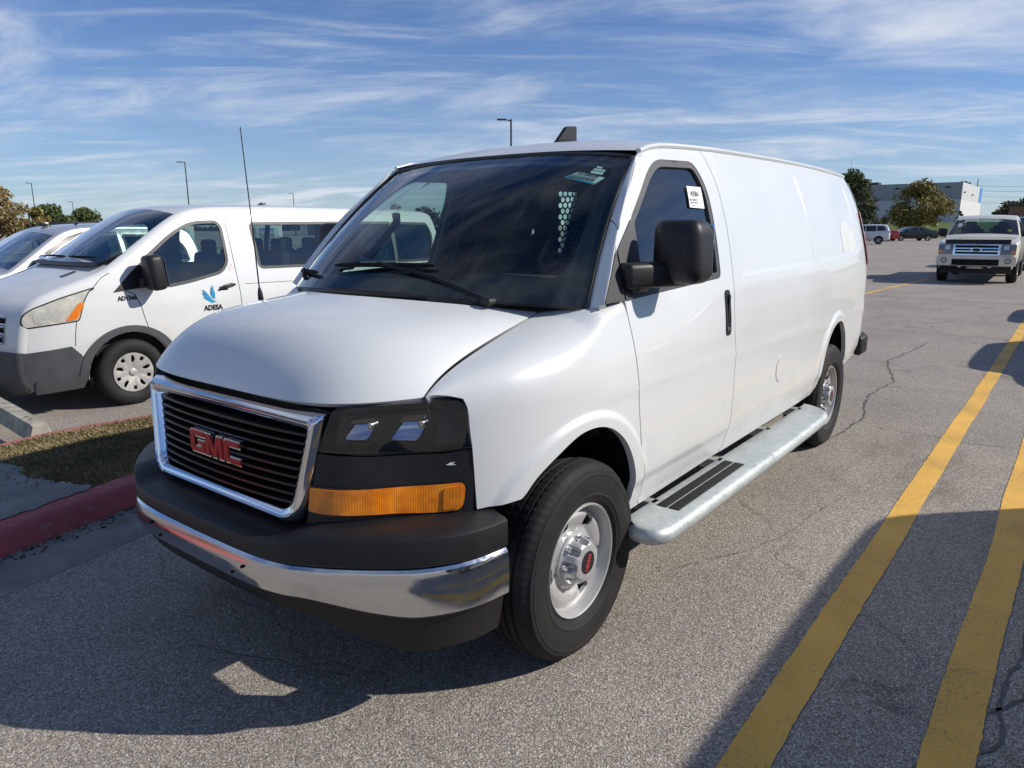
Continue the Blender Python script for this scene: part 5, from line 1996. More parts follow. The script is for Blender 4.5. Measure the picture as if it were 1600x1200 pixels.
# ================================================================== WHITE PASSENGER VAN
def passenger_van(loc, rz, label, lettered=True):
    e = empty('passenger_van', loc, rz, label, 'van', 'white passenger vans')
    O = [(.93, .26), (1.00, .34), (1.025, .50), (1.015, .66), (.99, .82), (.955, .98), (.90, 1.10), (.80, 1.19), (.60, 1.275), (.35, 1.36), (.20, 1.415), (.10, 1.47),
         (-.15, 1.645), (-.45, 1.845), (-.66, 1.975), (-.82, 2.045), (-1.05, 2.085), (-1.6, 2.105), (-3.0, 2.105), (-4.4, 2.095), (-4.70, 2.07), (-4.80, 2.00), (-4.86, 1.75), (-4.93, 1.30), (-4.97, .80), (-4.97, .42), (-4.93, .32)]
    W_ = [(.25, .91), (.40, .955), (.6, .975), (.8, .985), (1.0, .985), (1.2, .970), (1.4, .940), (1.6, .905), (1.8, .86), (1.95, .82), (2.1, .765)]
    T_ = [(-5, .965), (-4.5, .99), (-3.5, 1.0), (-.2, 1.0), (.1, .995), (.4, .975), (.7, .93), (.9, .865), (1.05, .79)]
    ar = [(0, .36, .425), (-3.75, .36, .425)]
    c = Car(e, O, W_, T_, ar, .33, M['white2'], r=.085, crown=.035, nose=.14, sp=.055)
    wf = round_poly([(-.275, 1.545), (-.60, 1.79), (-.86, 1.915), (-1.165, 1.925), (-1.215, 1.86), (-1.215, 1.455), (-1.12, 1.345), (-.72, 1.262), (-.45, 1.225), (-.30, 1.36)], [.03, .2, .12, .06, .05, .10, .14, .1, .06, .06])
    w2 = round_poly([(-1.59, 1.905), (-2.95, 1.915), (-2.95, 1.365), (-1.62, 1.375)], [.07, .02, .02, .07])
    w3 = round_poly([(-2.985, 1.915), (-3.86, 1.915), (-3.86, 1.36), (-2.985, 1.365)], [.02, .02, .02, .02])
    w4 = round_poly([(-3.895, 1.915), (-4.62, 1.905), (-4.70, 1.72), (-4.62, 1.44), (-4.54, 1.36), (-3.895, 1.36)], [.02, .07, .1, .1, .07, .02])
    wsr = c.idx(-.72, .105)
    rr_ = c.idx(-4.99, -4.85)
    c.build([wf, w2, w3, w4], [wsr], [], M['side_glass'])
    c.wells()
    c.floor(.40, .75, .3, -4.85)
    # lower grey cladding, arch lips, bumper
    for cx in (0, -3.75):
        t = np.linspace(.02, math.pi - .02, 28)
        lip = [(cx + .432 * math.cos(a), .36 + .432 * math.sin(a)) for a in t] + [(cx + .515 * math.cos(a), .36 + .495 * math.sin(a)) for a in t[::-1]]
        c.plate('arch_trim', lip, M['grey_plastic'], proud=.022, thick=.03, sp=.05)
    c.plate('bumper_side', [(.96, .30), (.50, .31), (.445, .37), (.475, .60), (.56, .70), (.70, .685), (.95, .665)], M['grey_plastic'], proud=.014, thick=.03)
    c.plate('bumper_spoiler', [(.88, .25), (.48, .27), (.43, .40), (.88, .38)], M['grey_plastic'], proud=.026, thick=.03)
    c.plate('side_cladding', [(-.52, .34), (-3.24, .34), (-3.27, .50), (-.52, .50)], M['grey_plastic'], proud=.012, thick=.02)
    c.plate('side_cladding', [(-4.27, .36), (-4.86, .40), (-4.88, .62), (-4.27, .52)], M['grey_plastic'], proud=.012, thick=.02)
    # front: bumper across, grille, lamps
    k = [i for i in range(len(c.up)) if c.up[i, 1] < .70 and c.up[i, 0] > 0]
    fb_ = MB()
    V, m_ = [], len(c.rows[0])
    for i in k:
        V += [(q[0] + .012, q[1] * 1.004, q[2]) for q in c.rows[i]]
    fb_.add(V, [(a * m_ + j, a * m_ + j + 1, (a + 1) * m_ + j + 1, (a + 1) * m_ + j) for a in range(len(k) - 1) for j in range(m_ - 1)])
    fb_.build('front_bumper', M['grey_plastic'], e)
    gr_ = empty('grille')
    gr_.parent = e
    gx = lambda y: 1.150 - .165 * (y / .80) ** 2
    for z in (.80, .89, .98):
        lp = [(gx(y) - (z - .8) * .28, y, z) for y in np.linspace(-.66, .66, 17)]
        V = [(a + .022, y, z + dz) for a, y, z in lp for dz in (-.028, .028)]
        MB().add([q for q in V], [(i * 2, i * 2 + 2, i * 2 + 3, i * 2 + 1) for i in range(16)]).build('grille_slot', M['black_matte'], gr_)
        MB().tube([(a + .028, y, z + .036) for a, y, z in lp], .011, 6).tube([(a + .028, y, z - .034) for a, y, z in lp], .011, 6).build('grille_bar', M['chrome'], gr_)
    for sg in (1, -1):
        pass
    hl_ = round_poly([(.30, 1.255), (.345, 1.235), (.40, 1.15), (.455, 1.0), (.47, .955), (.80, .925), (.905, .915), (.935, .96), (.915, 1.03), (.84, 1.085), (.60, 1.175)], [.01, .02, .05, .05, .02, .05, .05, .03, .06, .08, .1])
    rim_ = c.plate('lamp_rim', offset_loop(hl_, .012), M['black_matte'], proud=.004, thick=.01, sp=.04)
    hh = c.plate('headlight', hl_, M['lens_hazy'], proud=.010, thick=.015, sp=.03)
    amb = round_poly([(.395, 1.125), (.445, 1.130), (.585, .957), (.485, .964)], [.02, .02, .015, .02])
    for o in c.plate('turn_signal', amb, pbr('orange_lens', (.78, .20, .015), .25, 0, .5, .8, var=(20, .15)), proud=.016, thick=.006, sp=.03):
        pass
    for sg, h_ in zip((1, -1), hh):
        for x_, z_, r_ in ((.78, 1.00, .062), (.665, 1.03, .068)):
            V = []
            y_ = float(c.Y(x_, z_)) + .016
            t_ = [(x_ + r_ * math.cos(a), z_ + r_ * math.sin(a)) for a in np.linspace(0, 2 * math.pi, 21)[:-1]]
            panel('reflector', [t_], c.surf, M['hazy_bowl'], h_, sp=.04, thick=.003, proud=.013, mir=(sg < 0))
    # mirror trim and mirrors
    tri_ = round_poly([(.115, 1.205), (-.13, 1.43), (-.275, 1.545), (-.29, 1.36), (-.25, 1.24)], [.01, .05, .02, .02, .02])
    c.plate('mirror_trim', tri_, M['black_plastic'], proud=.008, thick=.012, sp=.05)
    for sg in (1, -1):
        mo = empty('door_mirror')
        mo.parent = e
        y0 = float(c.Y(-.2, 1.3))
        MB().box((-.245, sg * (y0 + .185), 1.395), (.17, .215, .37), Matrix.Rotation(rad(6), 3, 'Y'), bev=.055, seg=4).build('mirror_head', M['black_plastic'], mo)
        MB().box((-.20, sg * (y0 + .05), 1.285), (.13, .15, .10), bev=.03, seg=3).build('mirror_arm', M['black_plastic'], mo)
        MB().box((-.334, sg * (y0 + .185), 1.40), (.004, .17, .30), Matrix.Rotation(rad(6), 3, 'Y')).build('mirror_glass', M['chrome'], mo)
    # seams, handle, vents
    c.seam([(-.02, 1.21), (-.10, 1.17), (-.145, 1.05), (-.17, .92), (-.20, .80)])
    c.seam([(-1.265, 2.0), (-1.285, 1.75), (-1.29, 1.5), (-1.315, 1.1), (-1.34, .5)])
    c.seam([(-2.97, 2.0), (-2.97, .45)])
    c.seam([(.49, .94), (.515, .80), (.525, .70)])
    c.seam([(.30, 1.26), (.20, 1.36), (.12, 1.40)])
    for z_ in (1.0,):
        c.seam([(-1.4, 1.20), (-4.6, 1.17)], w=.003)
    hx = [(-1.075, 1.175), (-1.245, 1.205)]
    for sg in (1, -1):
        pts = [(-1.05, 1.155), (-1.10, 1.185), (-1.20, 1.205), (-1.255, 1.20)]
        MB().tube([(a, sg * (float(c.Y(a, b)) + (.012 if i in (0, 3) else .030)), b) for i, (a, b) in enumerate(pts)], [.012, .019, .019, .012], 8).build('door_handle', M['black_plastic'], e)
        MB().box((-1.11, sg * (float(c.Y(-1.1, 1.16)) + .001), 1.165), (.10, .006, .045), bev=.002).build('handle_cup', M['black_matte'], e)
    # hood vents and wipers
    for y0, y1 in ((.30, .62), (-.62, -.30)):
        V = []
        for x_ in np.linspace(.30, .44, 5):
            zz = float(np.interp(x_, c.up[::-1, 0], c.up[::-1, 1])) + .036
            V += [(x_, y0 + (.02 if x_ < .36 else 0), zz + .004), (x_, y1, zz + .004)]
        vo_ = MB().add(V, [(i * 2, i * 2 + 2, i * 2 + 3, i * 2 + 1) for i in range(4)]).build('hood_vent', M['black_gloss'], e)
    wi = [i for i in range(wsr[0], wsr[1])]
    for (ya, yb_) in ((.70, .10), (.02, -.62)):
        pts = []
        for t in np.linspace(0, 1, 7):
            yv = ya + (yb_ - ya) * t
            i = wi[1] if wi[1] < len(c.up) else 0
            pts.append((c.up[wi[1], 0] + .03 + .075 * (1 - (yv / .9) ** 2) * .9, yv, c.up[wi[1], 1] + .055))
        MB().tube(pts, [.006] + [.012] * 5 + [.006], 6).build('wiper', M['black_matte'], e)
    cz_ = c.up[wsr[0], 1]
    MB().grid(lambda a, b: (c.up[wsr[0], 0] + .12 * (1 - a * a) * .9 + .09 - b * .12, a * .84, cz_ + .002 + .035 * b), np.linspace(-1, 1, 17), (0, 1)).build('cowl', M['black_plastic'], e)
    MB().tube([(c.up[wsr[0], 0] + .08 - .02, .79, cz_ + .02), (-.12, .855, 1.60), (-.42, .82, 1.80), (-.66, .775, 1.945)], [.02, .012, .01, .01], 6).build('windscreen_edge', M['black_gloss'], e)
    # seats seen through the glass
    for x_ in (-.95, -1.85, -2.7, -3.55, -4.35):
        for y_ in ((.45, -.45) if x_ > -1 else (.55, .05, -.5)):
            s_ = MB().box((x_, y_, .98), (.46, .44, .14), bev=.05).box((x_ - .25, y_, 1.28), (.14, .43, .58), Matrix.Rotation(rad(-10), 3, 'Y'), bev=.05).box((x_ - .32, y_, 1.63), (.09, .26, .17), bev=.04)
            s_.build('seat', M['interior'], e)
    MB().grid(lambda a, b: (-.95 - 3.8 * b, a * .74, 2.03 - .06 * abs(a) ** 3), np.linspace(-1, 1, 9), (0, .5, 1)).build('headliner', M['interior_grey'], e)
    MB().box((.02, 0, 1.27), (.34, 1.66, .22), bev=.06).build('dashboard', M['interior'], e)
    st_ = Vector((-.36, .43, 1.34))
    ro = Matrix.Rotation(rad(58), 3, 'Y')
    MB().tube([st_ + ro @ Vector((.185 * math.cos(a), .185 * math.sin(a), 0)) for a in np.linspace(0, 2 * math.pi, 25)], .015, 6, cap=False).build('steering_wheel', M['black_matte'], e)
    # wheels
    for x_ in (0, -3.75):
        for sg in (1, -1):
            make_wheel(e, x_, sg * .868, .352, .352, .225, M['hubcap_dusty'], sg, 'cover', 10, .60)
    for sg in (1, -1):
        c_ = round_poly([(-4.80, 1.92), (-4.88, 1.92), (-4.955, 1.0), (-4.87, 1.0)], .02)
    MB().box((-4.98, 0, .48), (.10, 1.7, .20), bev=.04).build('rear_bumper', M['grey_plastic'], e)
    if lettered:
        def on(x, z, pr_=.003):
            ee = 1e-3
            dz = np.array([0, (float(c.Y(x, z + ee)) - float(c.Y(x, z - ee))) / (2 * ee), 1])
            n_ = np.array([0, 1, -dz[1]])
            return np.array([x, float(c.Y(x, z)), z]) + n_ / np.linalg.norm(n_) * pr_, (-1, 0, 0), dz
        o_, xd, yd = on(-.015, 1.135)
        lettering('fleet_number', 'AD1346', .062, M['print_black'], e, frame_mtx(o_, xd, yd), .0006, .0030, squash=.90)
        o_, xd, yd = on(-.955, .955)
        lettering('company_name', 'ADESA', .080, M['print_black'], e, frame_mtx(o_, xd, yd), .0006, .0036, squash=.92)
        # blue bird above the name
        mt_ = frame_mtx(on(-.945, 1.095)[0], xd, yd) @ Matrix.Diagonal((.85, .9, 1, 1))
        bird = MB()
        feathers = [[(.00, -.04), (-.075, .055), (-.125, .088), (-.10, .04), (-.05, -.03)], [(.01, -.045), (-.06, .005), (-.135, .045), (-.10, -.005), (-.05, -.05)], [(.02, -.055), (-.05, -.04), (-.125, -.005), (-.09, -.045), (-.04, -.075)],
                    [(.005, -.035), (-.01, .035), (.028, .135), (.04, .06), (.03, -.02)], [(.02, -.05), (.03, .0), (.048, .07), (.055, .02), (.05, -.04)], [(-.05, -.065), (.02, -.055), (.085, -.10), (.045, -.085), (.0, -.10)]]
        for ft in feathers:
            V = [mt_ @ Vector((a, b, .001 * (1 + feathers.index(ft) * .3))) for a, b in ft]
            bird.add(V, [tuple(range(len(V)))])
        bird.build('bird_logo', M['print_blue'], e, smooth=False, fixn=False)
        o_, xd, yd = on(-1.255, 1.40)
        nt_ = panel('notice_sticker', [[(-1.215, 1.45), (-1.275, 1.45), (-1.275, 1.345), (-1.215, 1.345)]], c.surf, M['paper'], e, sp=.05, thick=0, proud=.003)
        V = [frame_mtx(on(-1.245, 1.425, .005)[0], xd, yd) @ Vector((.016 * math.cos(a) * k_, .016 * math.sin(a) * k_, 0)) for k_ in (1, .7) for a in np.linspace(0, 2 * math.pi, 17)[:-1]]
        MB().add(V, [(i, (i + 1) % 16, 16 + (i + 1) % 16, 16 + i) for i in range(16)]).build('ban_symbol', M['print_red'], nt_, smooth=False)
        for q, z_ in enumerate((1.395, 1.38, 1.365)):
            oo = on(-1.245, z_, .005)
            lettering('lettering', ('NO SMOKING', 'IN THIS VEHICLE', 'THANK YOU')[q], .009, M['print_red'], nt_, frame_mtx(*oo), .0003)
    return e, c


pv, pvc = passenger_van((-1.315, -6.46, -.22), 0, 'white passenger van with blue bird logo and grey lower cladding behind the grass island')


def copy_tree(o, parent=None):
    k = o.copy()
    COL.objects.link(k)
    if parent is not None:
        k.parent = parent
        k.matrix_parent_inverse = o.matrix_parent_inverse.copy()
    for ch in list(o.children):
        copy_tree(ch, k)
    return k


# ================================================================== SILVER PICKUP BEYOND, CREAM PICKUP AHEAD
M['lamp_smoke'] = pbr('smoky_lamp', (.16, .16, .16), .12, .3, .5, .9, var=(18, .3))


def pickup(loc, rz, label, paint, chrome_mirror=False, group=None, hood_guard=False, grille_style='bars', glass=None):
    e = empty('pickup_truck', loc, rz, label, 'pickup truck', group)
    O = [(.90, .40), (.97, .48), (.985, .62), (.985, .80), (.965, 1.02), (.93, 1.12), (.80, 1.175), (.30, 1.235), (-.30, 1.285), (-.42, 1.30), (-.55, 1.38), (-.80, 1.56), (-1.08, 1.755), (-1.25, 1.84), (-1.5, 1.885), (-2.1, 1.90), (-2.75, 1.885), (-2.98, 1.83), (-3.06, 1.70), (-3.13, 1.38), (-3.16, 1.32), (-3.25, 1.30), (-4.6, 1.30), (-4.80, 1.29), (-4.84, 1.2), (-4.84, .62), (-4.80, .52)]
    W_ = [(.40, .92), (.6, .965), (.85, .99), (1.05, .99), (1.2, .965), (1.35, .92), (1.6, .85), (1.8, .77), (1.9, .71)]
    T_ = [(-5, .985), (-3, 1), (-.3, 1.0), (.3, .995), (.7, .975), (.9, .94), (1.0, .90)]
    ar = [(0, .44, .47), (-3.66, .44, .47)]
    c = Car(e, O, W_, T_, ar, .50, paint, r=.06, crown=.03, nose=.07, sp=.08)
    w1 = round_poly([(-.72, 1.345), (-.98, 1.53), (-1.26, 1.70), (-1.42, 1.745), (-1.90, 1.755), (-1.92, 1.33)], [.04, .1, .1, .05, .03, .03])
    w2 = round_poly([(-2.0, 1.33), (-1.98, 1.755), (-2.70, 1.74), (-2.86, 1.60), (-2.90, 1.36)], [.03, .03, .08, .08, .04])
    wsr = c.idx(-1.10, -.52)
    wsr = c.idx(-1.10, -.46)
    rw = [i for i in range(len(c.up) - 1) if -3.14 < c.up[i, 0] < -2.98 and 1.36 < c.up[i, 1] < 1.80]
    c.build([w1, w2], [wsr], [(min(rw), max(rw))] if len(rw) > 1 else [], glass or M['side_glass'])
    c.wells(.4)
    c.floor(.55, 1.15, .8, -3.1)
    c.seam([(-.72, 1.32), (-.70, .9), (-.62, .60)])
    c.seam([(-1.96, 1.80), (-1.96, .55)])
    c.seam([(-2.98, 1.32), (-3.05, .95), (-3.0, .6)])
    for x_ in (-1.78, -2.75):
        for sg in (1, -1):
            MB().box((x_, sg * (float(c.Y(x_, 1.12)) + .012), 1.12), (.20, .03, .04), bev=.012).build('door_handle', paint, e)
    for sg in (1, -1):
        mo = empty('door_mirror')
        mo.parent = e
        MB().box((-.86, sg * 1.075, 1.42), (.13, .24, .21), bev=.05, seg=4).build('mirror_head', M['chrome'] if chrome_mirror else M['black_plastic'], mo)
        MB().box((-.83, sg * 1.0, 1.325), (.12, .25, .09), bev=.03, seg=3).build('mirror_base', M['black_plastic'], mo)
    if chrome_mirror:
        vis = [(-.66, 1.335), (-.95, 1.56), (-1.24, 1.735), (-1.42, 1.785), (-1.90, 1.795), (-1.90, 1.745), (-1.43, 1.735), (-1.28, 1.69), (-.98, 1.51), (-.72, 1.33)]
        c.plate('wind_deflector', vis, M['black_gloss'], proud=.03, thick=.03, sp=.05)
        for y_ in (.45, -.45):
            MB().tube([(-1.45, y_ * 1.3, 1.90), (-1.5, y_ * 1.3, 1.935), (-2.6, y_ * 1.3, 1.935), (-2.65, y_ * 1.3, 1.90)], .016, 6).build('roof_rack', M['black_gloss'], e)
        MB().box((-1.28, .0, 1.91), (.14, .05, .06), bev=.02).build('roof_aerial', M['black_gloss'], e)
    # front end: bumper, grille, lamps, bonnet guard
    fx = 1.0
    def fpt(y, z, d=0):
        xz = float(np.interp(z, c.up[:18, 1], c.up[:18, 0])) if z < 1.10 else .93
        return (xz + .085 * (1 - (y / .93) ** 2) + d, y, z)
    def fpatch(name, y0, y1, z0, z1, mat, d, parent=e, n=12):
        V, ys_ = [], np.linspace(y0, y1, n)
        for dd in (d, d - .08):
            for z in (z0, (z0 + z1) / 2, z1):
                V += [fpt(y, z, dd) for y in ys_]
        F = []
        for r_ in range(2):
            F += [(r_ * n + i, r_ * n + i + 1, (r_ + 1) * n + i + 1, (r_ + 1) * n + i) for i in range(n - 1)]
        m3 = 3 * n
        F += [(i, i + 1, m3 + i + 1, m3 + i) for i in range(n - 1)] + [(2 * n + i, 2 * n + i + 1, m3 + 2 * n + i + 1, m3 + 2 * n + i) for i in range(n - 1)]
        F += [(0, n, m3 + n, m3), (n, 2 * n, m3 + 2 * n, m3 + n), (n - 1, 2 * n - 1, m3 + 2 * n - 1, m3 + n - 1), (2 * n - 1, 3 * n - 1, m3 + 3 * n - 1, m3 + 2 * n - 1)]
        return MB().add(V, F).build(name, mat, parent, sharp=40)
    bm_ = fpatch('front_bumper', -.95, .95, .50, .755, paint, .05)
    fpatch('bumper_opening', -.56, .56, .515, .685, M['black_matte'], .062, bm_)
    fpatch('air_dam', -.86, .86, .29, .49, M['black_plastic'], .02)
    for sg in (1, -1):
        p_ = fpt(sg * .76, .645, .055)
        MB().tube([p_, (p_[0] + .012, p_[1], p_[2])], .055, 18).build('fog_lamp', M['lens_hazy'], bm_)
        MB().tube([(p_[0] - .01, p_[1], p_[2]), (p_[0] + .006, p_[1], p_[2])], .075, 18).build('fog_lamp_seat', M['black_plastic'], bm_)
        hl = fpatch('headlight', sg * .575, sg * .925, .82, 1.085, M['lamp_smoke'], .02, e, 6)
        fpatch('lamp_bowl', sg * .64, sg * .76, .95, 1.06, M['aluminium'], .028, hl, 4)
        fpatch('turn_signal', sg * .83, sg * .92, .84, .93, M['amber'], .026, hl, 4)
        MB().box((1.08, sg * .36, .47), (.06, .09, .03), bev=.01).build('tow_hook', M['chrome'], bm_)
    gf = fpatch('grille', -.56, .56, .80, 1.09, M['chrome'], .018)
    fpatch('grille_mesh', -.51, .51, .83, 1.065, M['black_matte'], .024, gf)
    for z in (.905, .985):
        fpatch('grille_bar', -.53, .53, z - .016, z + .016, M['chrome'], .034, gf)
    V = [fpt(.13 * math.cos(a) * 1.0, .945 + .055 * math.sin(a), .045) for a in np.linspace(0, 2 * math.pi, 25)[:-1]]
    W2 = [(q[0] + .008, q[1] * .86, .945 + (q[2] - .945) * .8) for q in V]
    MB().add(V, [tuple(range(24))]).build('badge_rim', M['chrome'], gf, smooth=False)
    MB().add(W2, [tuple(range(24))]).build('badge', M['dark_blue'], gf, smooth=False)
    if hood_guard:
        V = []
        ys_ = np.linspace(-.78, .78, 17)
        for y in ys_:
            q = fpt(y, 1.10, .0)
            V += [(q[0] + .03, y, 1.105), (q[0] - .05, y, 1.225)]
        hg = MB().add(V + [(a - .015, b, c_) for a, b, c_ in V], [(i * 2, i * 2 + 2, i * 2 + 3, i * 2 + 1) for i in range(16)] + [(34 + i * 2, 34 + i * 2 + 1, 34 + i * 2 + 3, 34 + i * 2 + 2) for i in range(16)]).build('hood_guard', M['black_gloss'], e)
        wsi = wsr[0]
    for x_ in (0, -3.66):
        for sg in (1, -1):
            make_wheel(e, x_, sg * .86, .405, .405, .27, M['silver_wheel'], sg, 'spoke', 5, .58, 0)
    for y_ in (.42, -.42):
        MB().box((-1.75, y_, 1.25), (.16, .5, .72), Matrix.Rotation(rad(-10), 3, 'Y'), bev=.06).box((-1.84, y_, 1.64), (.1, .28, .18), bev=.04).build('seat', M['interior'], e)
        MB().box((-2.75, y_, 1.2), (.16, .6, .6), bev=.06).build('rear_seat', M['interior'], e)
    MB().box((-.55, 0, 1.22), (.4, 1.6, .2), bev=.06).build('dashboard', M['interior'], e)
    MB().box((-4.88, 0, .60), (.12, 1.8, .18), bev=.04).build('rear_bumper', M['chrome'], e)
    for sg in (1, -1):
        MB().box((-4.825, sg * .915, 1.05), (.06, .12, .42), bev=.02).build('tail_light', M['tail_red'], e)
    return e, c


sp_, spc = pickup((-.80, -9.45, -.22), 0, 'silver pickup with chrome mirror and dark window deflectors beyond the passenger van', M['silver'], True)
MB().box((-3.3, -.2, 1.32), (.2, 1.2, .22), bev=.02).build('cargo_crate', M['red'], sp_)
ct, ctc = pickup((-23.05, -.06, 0), rad(1.5), 'cream white pickup with black hood guard facing the camera on the right', M['cream'], False, None, True)
for nm, cc, q in (('window_sticker', M['paper'], (-.60, -.60, 1.60)),):
    o = MB().add([(-.83, -.68, 1.64), (-.86, -.58, 1.68), (-.74, -.56, 1.58), (-.72, -.66, 1.55)], [(0, 1, 2, 3)]).build('window_sticker', M['paper'], ct)
    o.location = (.07, 0, 0.01)
o = MB().add([(-.62, .60, 1.50), (-.62, .70, 1.50), (-.56, .70, 1.43), (-.56, .60, 1.43)], [(0, 1, 2, 3)]).build('inspection_sticker', pbr('yellow_green_sticker', (.35, .42, .06), .6), ct)
o.location = (.08, 0, 0)
ct2, _ = pickup((-31.2, .55, 0), rad(1.0), 'dark pickup mostly hidden behind the cream pickup', M['dark_blue'], False)


# ================================================================== FAR CARS
def sedan(loc, rz, label, paint, group='cars parked along the far kerb', suv=False):
    e = empty('suv' if suv else 'sedan', loc, rz, label, 'car', group)
    if suv:
        O = [(.72, .32), (.80, .45), (.82, .65), (.78, .88), (.70, .98), (.2, 1.08), (-.20, 1.12), (-.45, 1.30), (-.72, 1.55), (-.95, 1.64), (-1.6, 1.68), (-2.9, 1.66), (-3.15, 1.60), (-3.28, 1.30), (-3.36, 1.0), (-3.38, .5), (-3.34, .36)]
        w = [round_poly([(-.50, 1.13), (-.78, 1.42), (-.98, 1.54), (-1.45, 1.56), (-1.45, 1.12)], .05), round_poly([(-1.52, 1.12), (-1.52, 1.56), (-2.30, 1.56), (-2.32, 1.12)], .04), round_poly([(-2.40, 1.14), (-2.38, 1.55), (-2.88, 1.53), (-3.02, 1.38), (-3.06, 1.18)], .05)]
        wb, gh, wr = -2.57, (-.70, -.22), (-3.30, -3.10)
    else:
        O = [(.80, .28), (.88, .40), (.90, .58), (.84, .74), (.70, .82), (.2, .93), (-.25, .99), (-.50, 1.12), (-.90, 1.32), (-1.2, 1.41), (-1.7, 1.44), (-2.2, 1.42), (-2.6, 1.32), (-3.05, 1.13), (-3.3, 1.08), (-3.72, 1.06), (-3.82, 1.0), (-3.88, .75), (-3.88, .45), (-3.82, .32)]
        w = [round_poly([(-.52, 1.03), (-.95, 1.25), (-1.22, 1.335), (-1.68, 1.35), (-1.68, 1.0)], .05), round_poly([(-1.75, 1.0), (-1.75, 1.35), (-2.15, 1.33), (-2.52, 1.22), (-2.78, 1.04)], .05)]
        wb, gh, wr = -2.80, (-1.0, -.28), (-3.02, -2.45)
    W_ = [(.25, .82), (.45, .89), (.7, .915), (.95, .89), (1.1, .84), (1.4, .72), (1.7, .62)]
    T_ = [(-4, .93), (-3, .99), (-2, 1), (0, 1), (.5, .96), (.9, .85)]
    R_ = .34 if suv else .325
    ar = [(0, R_ + .01, R_ + .045), (wb, R_ + .01, R_ + .045)]
    c = Car(e, O, W_, T_, ar, .24 if not suv else .32, paint, r=.07, crown=.03, nose=.10, sp=.16)
    c.build(w, [c.idx(*gh)], [c.idx(*wr)], M['dark_glass'])
    c.wells()
    c.floor(.35, .85 if not suv else 1.0, .4, wb - .5)
    for x_ in (0, wb):
        for sg in (1, -1):
            make_wheel(e, x_, sg * .79, R_, R_, .21, M['silver_wheel'], sg, 'spoke', 5, .66, 0)
    xb = min(q[0] for q in O)
    for sg in (1, -1):
        MB().box((xb + .07, sg * .70, .88 if not suv else 1.02), (.14, .26, .15 if not suv else .22), bev=.03).build('tail_light', M['tail_red'], e)
        MB().box((.72, sg * .66, .70 if not suv else .84), (.2, .30, .12), bev=.04).build('headlight', M['lens_hazy'], e)
        MB().box((-.62, sg * .93, 1.03 if not suv else 1.16), (.1, .17, .11), bev=.03).build('door_mirror', paint, e)
    MB().box((xb + .02, 0, .62 if not suv else .8), (.02, .36, .12)).build('number_plate', M['paper'], e)
    if suv:
        MB().box((xb + .05, 0, .48), (.14, 1.55, .24), bev=.04).build('rear_bumper', M['grey_plastic'], e)
    c.seam([(-.55, .98), (-.52, .4)], w=.008)
    c.seam([(-1.71, 1.38), (-1.71, .4)], w=.008)
    return e



LEFT_H = math.atan2(-.789, .6146)                              # heading of a car that points to the picture's left
sedan((-83.9, -13.3, 0), LEFT_H, 'black sedan seen from the side, parked before the grass berm and yellow tree', M['dark_blue'])
sedan((-68.3, -14.5, 0), rad(-80), 'white SUV seen from behind at an angle, right of the van tail', M['white2'], suv=True)
sedan((-62.3, -15.6, 0), rad(-80), 'dark red sedan half hidden by the tail of the cargo van', M['dark_red'])
sedan((-80.6, -16.5, 0), rad(-65), 'bright red car peeking out between the white SUV and the black sedan', M['red'])

# vehicles of the next row, standing right of the picture: they cast the shadows that reach into it
pv2 = copy_tree(pv)
pv2.location = (.80, 4.96, 0)
pv2['label'] = 'white passenger van casting the long shadow at the lower right'
for i, (x, y) in enumerate(((-8.15, 4.12), (-13.35, 4.14))):
    sedan((x, y, 0), 0, ('silver SUV casting the larger rounded shadow on the yellow line at the right edge', 'dark SUV casting the small upper shadow at the right edge')[i], (M['silver'], M['dark_blue'])[i], 'vehicles of the next row', True)

# ================================================================== LAMP POSTS
def street_lamp(loc, h, arm_dir, label, two=False):
    e = empty('street_lamp', loc, math.atan2(arm_dir[1], arm_dir[0]), label, 'street lamp', 'street lamps of the parking lot')
    MB().tube([(0, 0, .7), (0, 0, h * .5), (0, 0, h)], [.085, .075, .06], 8).build('pole', M['lamp_metal'], e)
    MB().tube([(0, 0, -.1), (0, 0, .75)], [.26, .24], 14).build('concrete_base', M['concrete'], e)
    MB().tube([(0, 0, h - .12), (.18, 0, h - .07), (.42, 0, h - .04)], [.05, .04, .035], 6).build('arm', M['lamp_metal'], e)
    MB().box((.62, 0, h - .03), (.62, .30, .09), bev=.03).build('lamp_head', M['lamp_metal'], e)
    return e


LA = (.6146, -.789)
street_lamp((-37.8, -28.8, 0), 8.62, LA, 'tall lamp post rising behind the roof of the cargo van')
street_lamp((-43.1, -80.5, -.2), 9.3, LA, 'lamp post above the roof of the white passenger van')
street_lamp((-47.0, -137.1, -.2), 9.3, LA, 'lamp post standing among the trees at the far left')
street_lamp((-72.6, -186.9, -.2), 8.1, LA, 'small distant lamp post over the right green tree at the left')
street_lamp((-92.3, -128.7, -.2), 8.8, LA, 'distant lamp post beside the low beige building')
street_lamp((-132.8, -26.9, 1.0), 8.1, LA, 'lamp post in front of the grey warehouse, behind the trees')
e = empty('sign_pole', (-21.9, -67.4, -.2), 0, 'thin dark pole before the autumn tree at the far left', 'pole')
MB().tube([(0, 0, 0), (0, 0, 3.75)], .06, 6).build('pole', M['lamp_metal'], e)
MB().box((0, 0, 3.75), (.14, .14, .16), bev=.03).build('pole_cap', M['lamp_metal'], e)

# ================================================================== GRASS BERM, WAREHOUSE, OTHER BUILDINGS
FH, RH = np.array([-.7889, -.6146]), np.array([-.6146, .7889])


def PT(d, l, z=0.):
    q = np.array(CAM[:2]) + FH * d + RH * l
    return (float(q[0]), float(q[1]), z)


def berm_z(d):
    return .02 + 2.15 * float(sstep(90, 185, d))


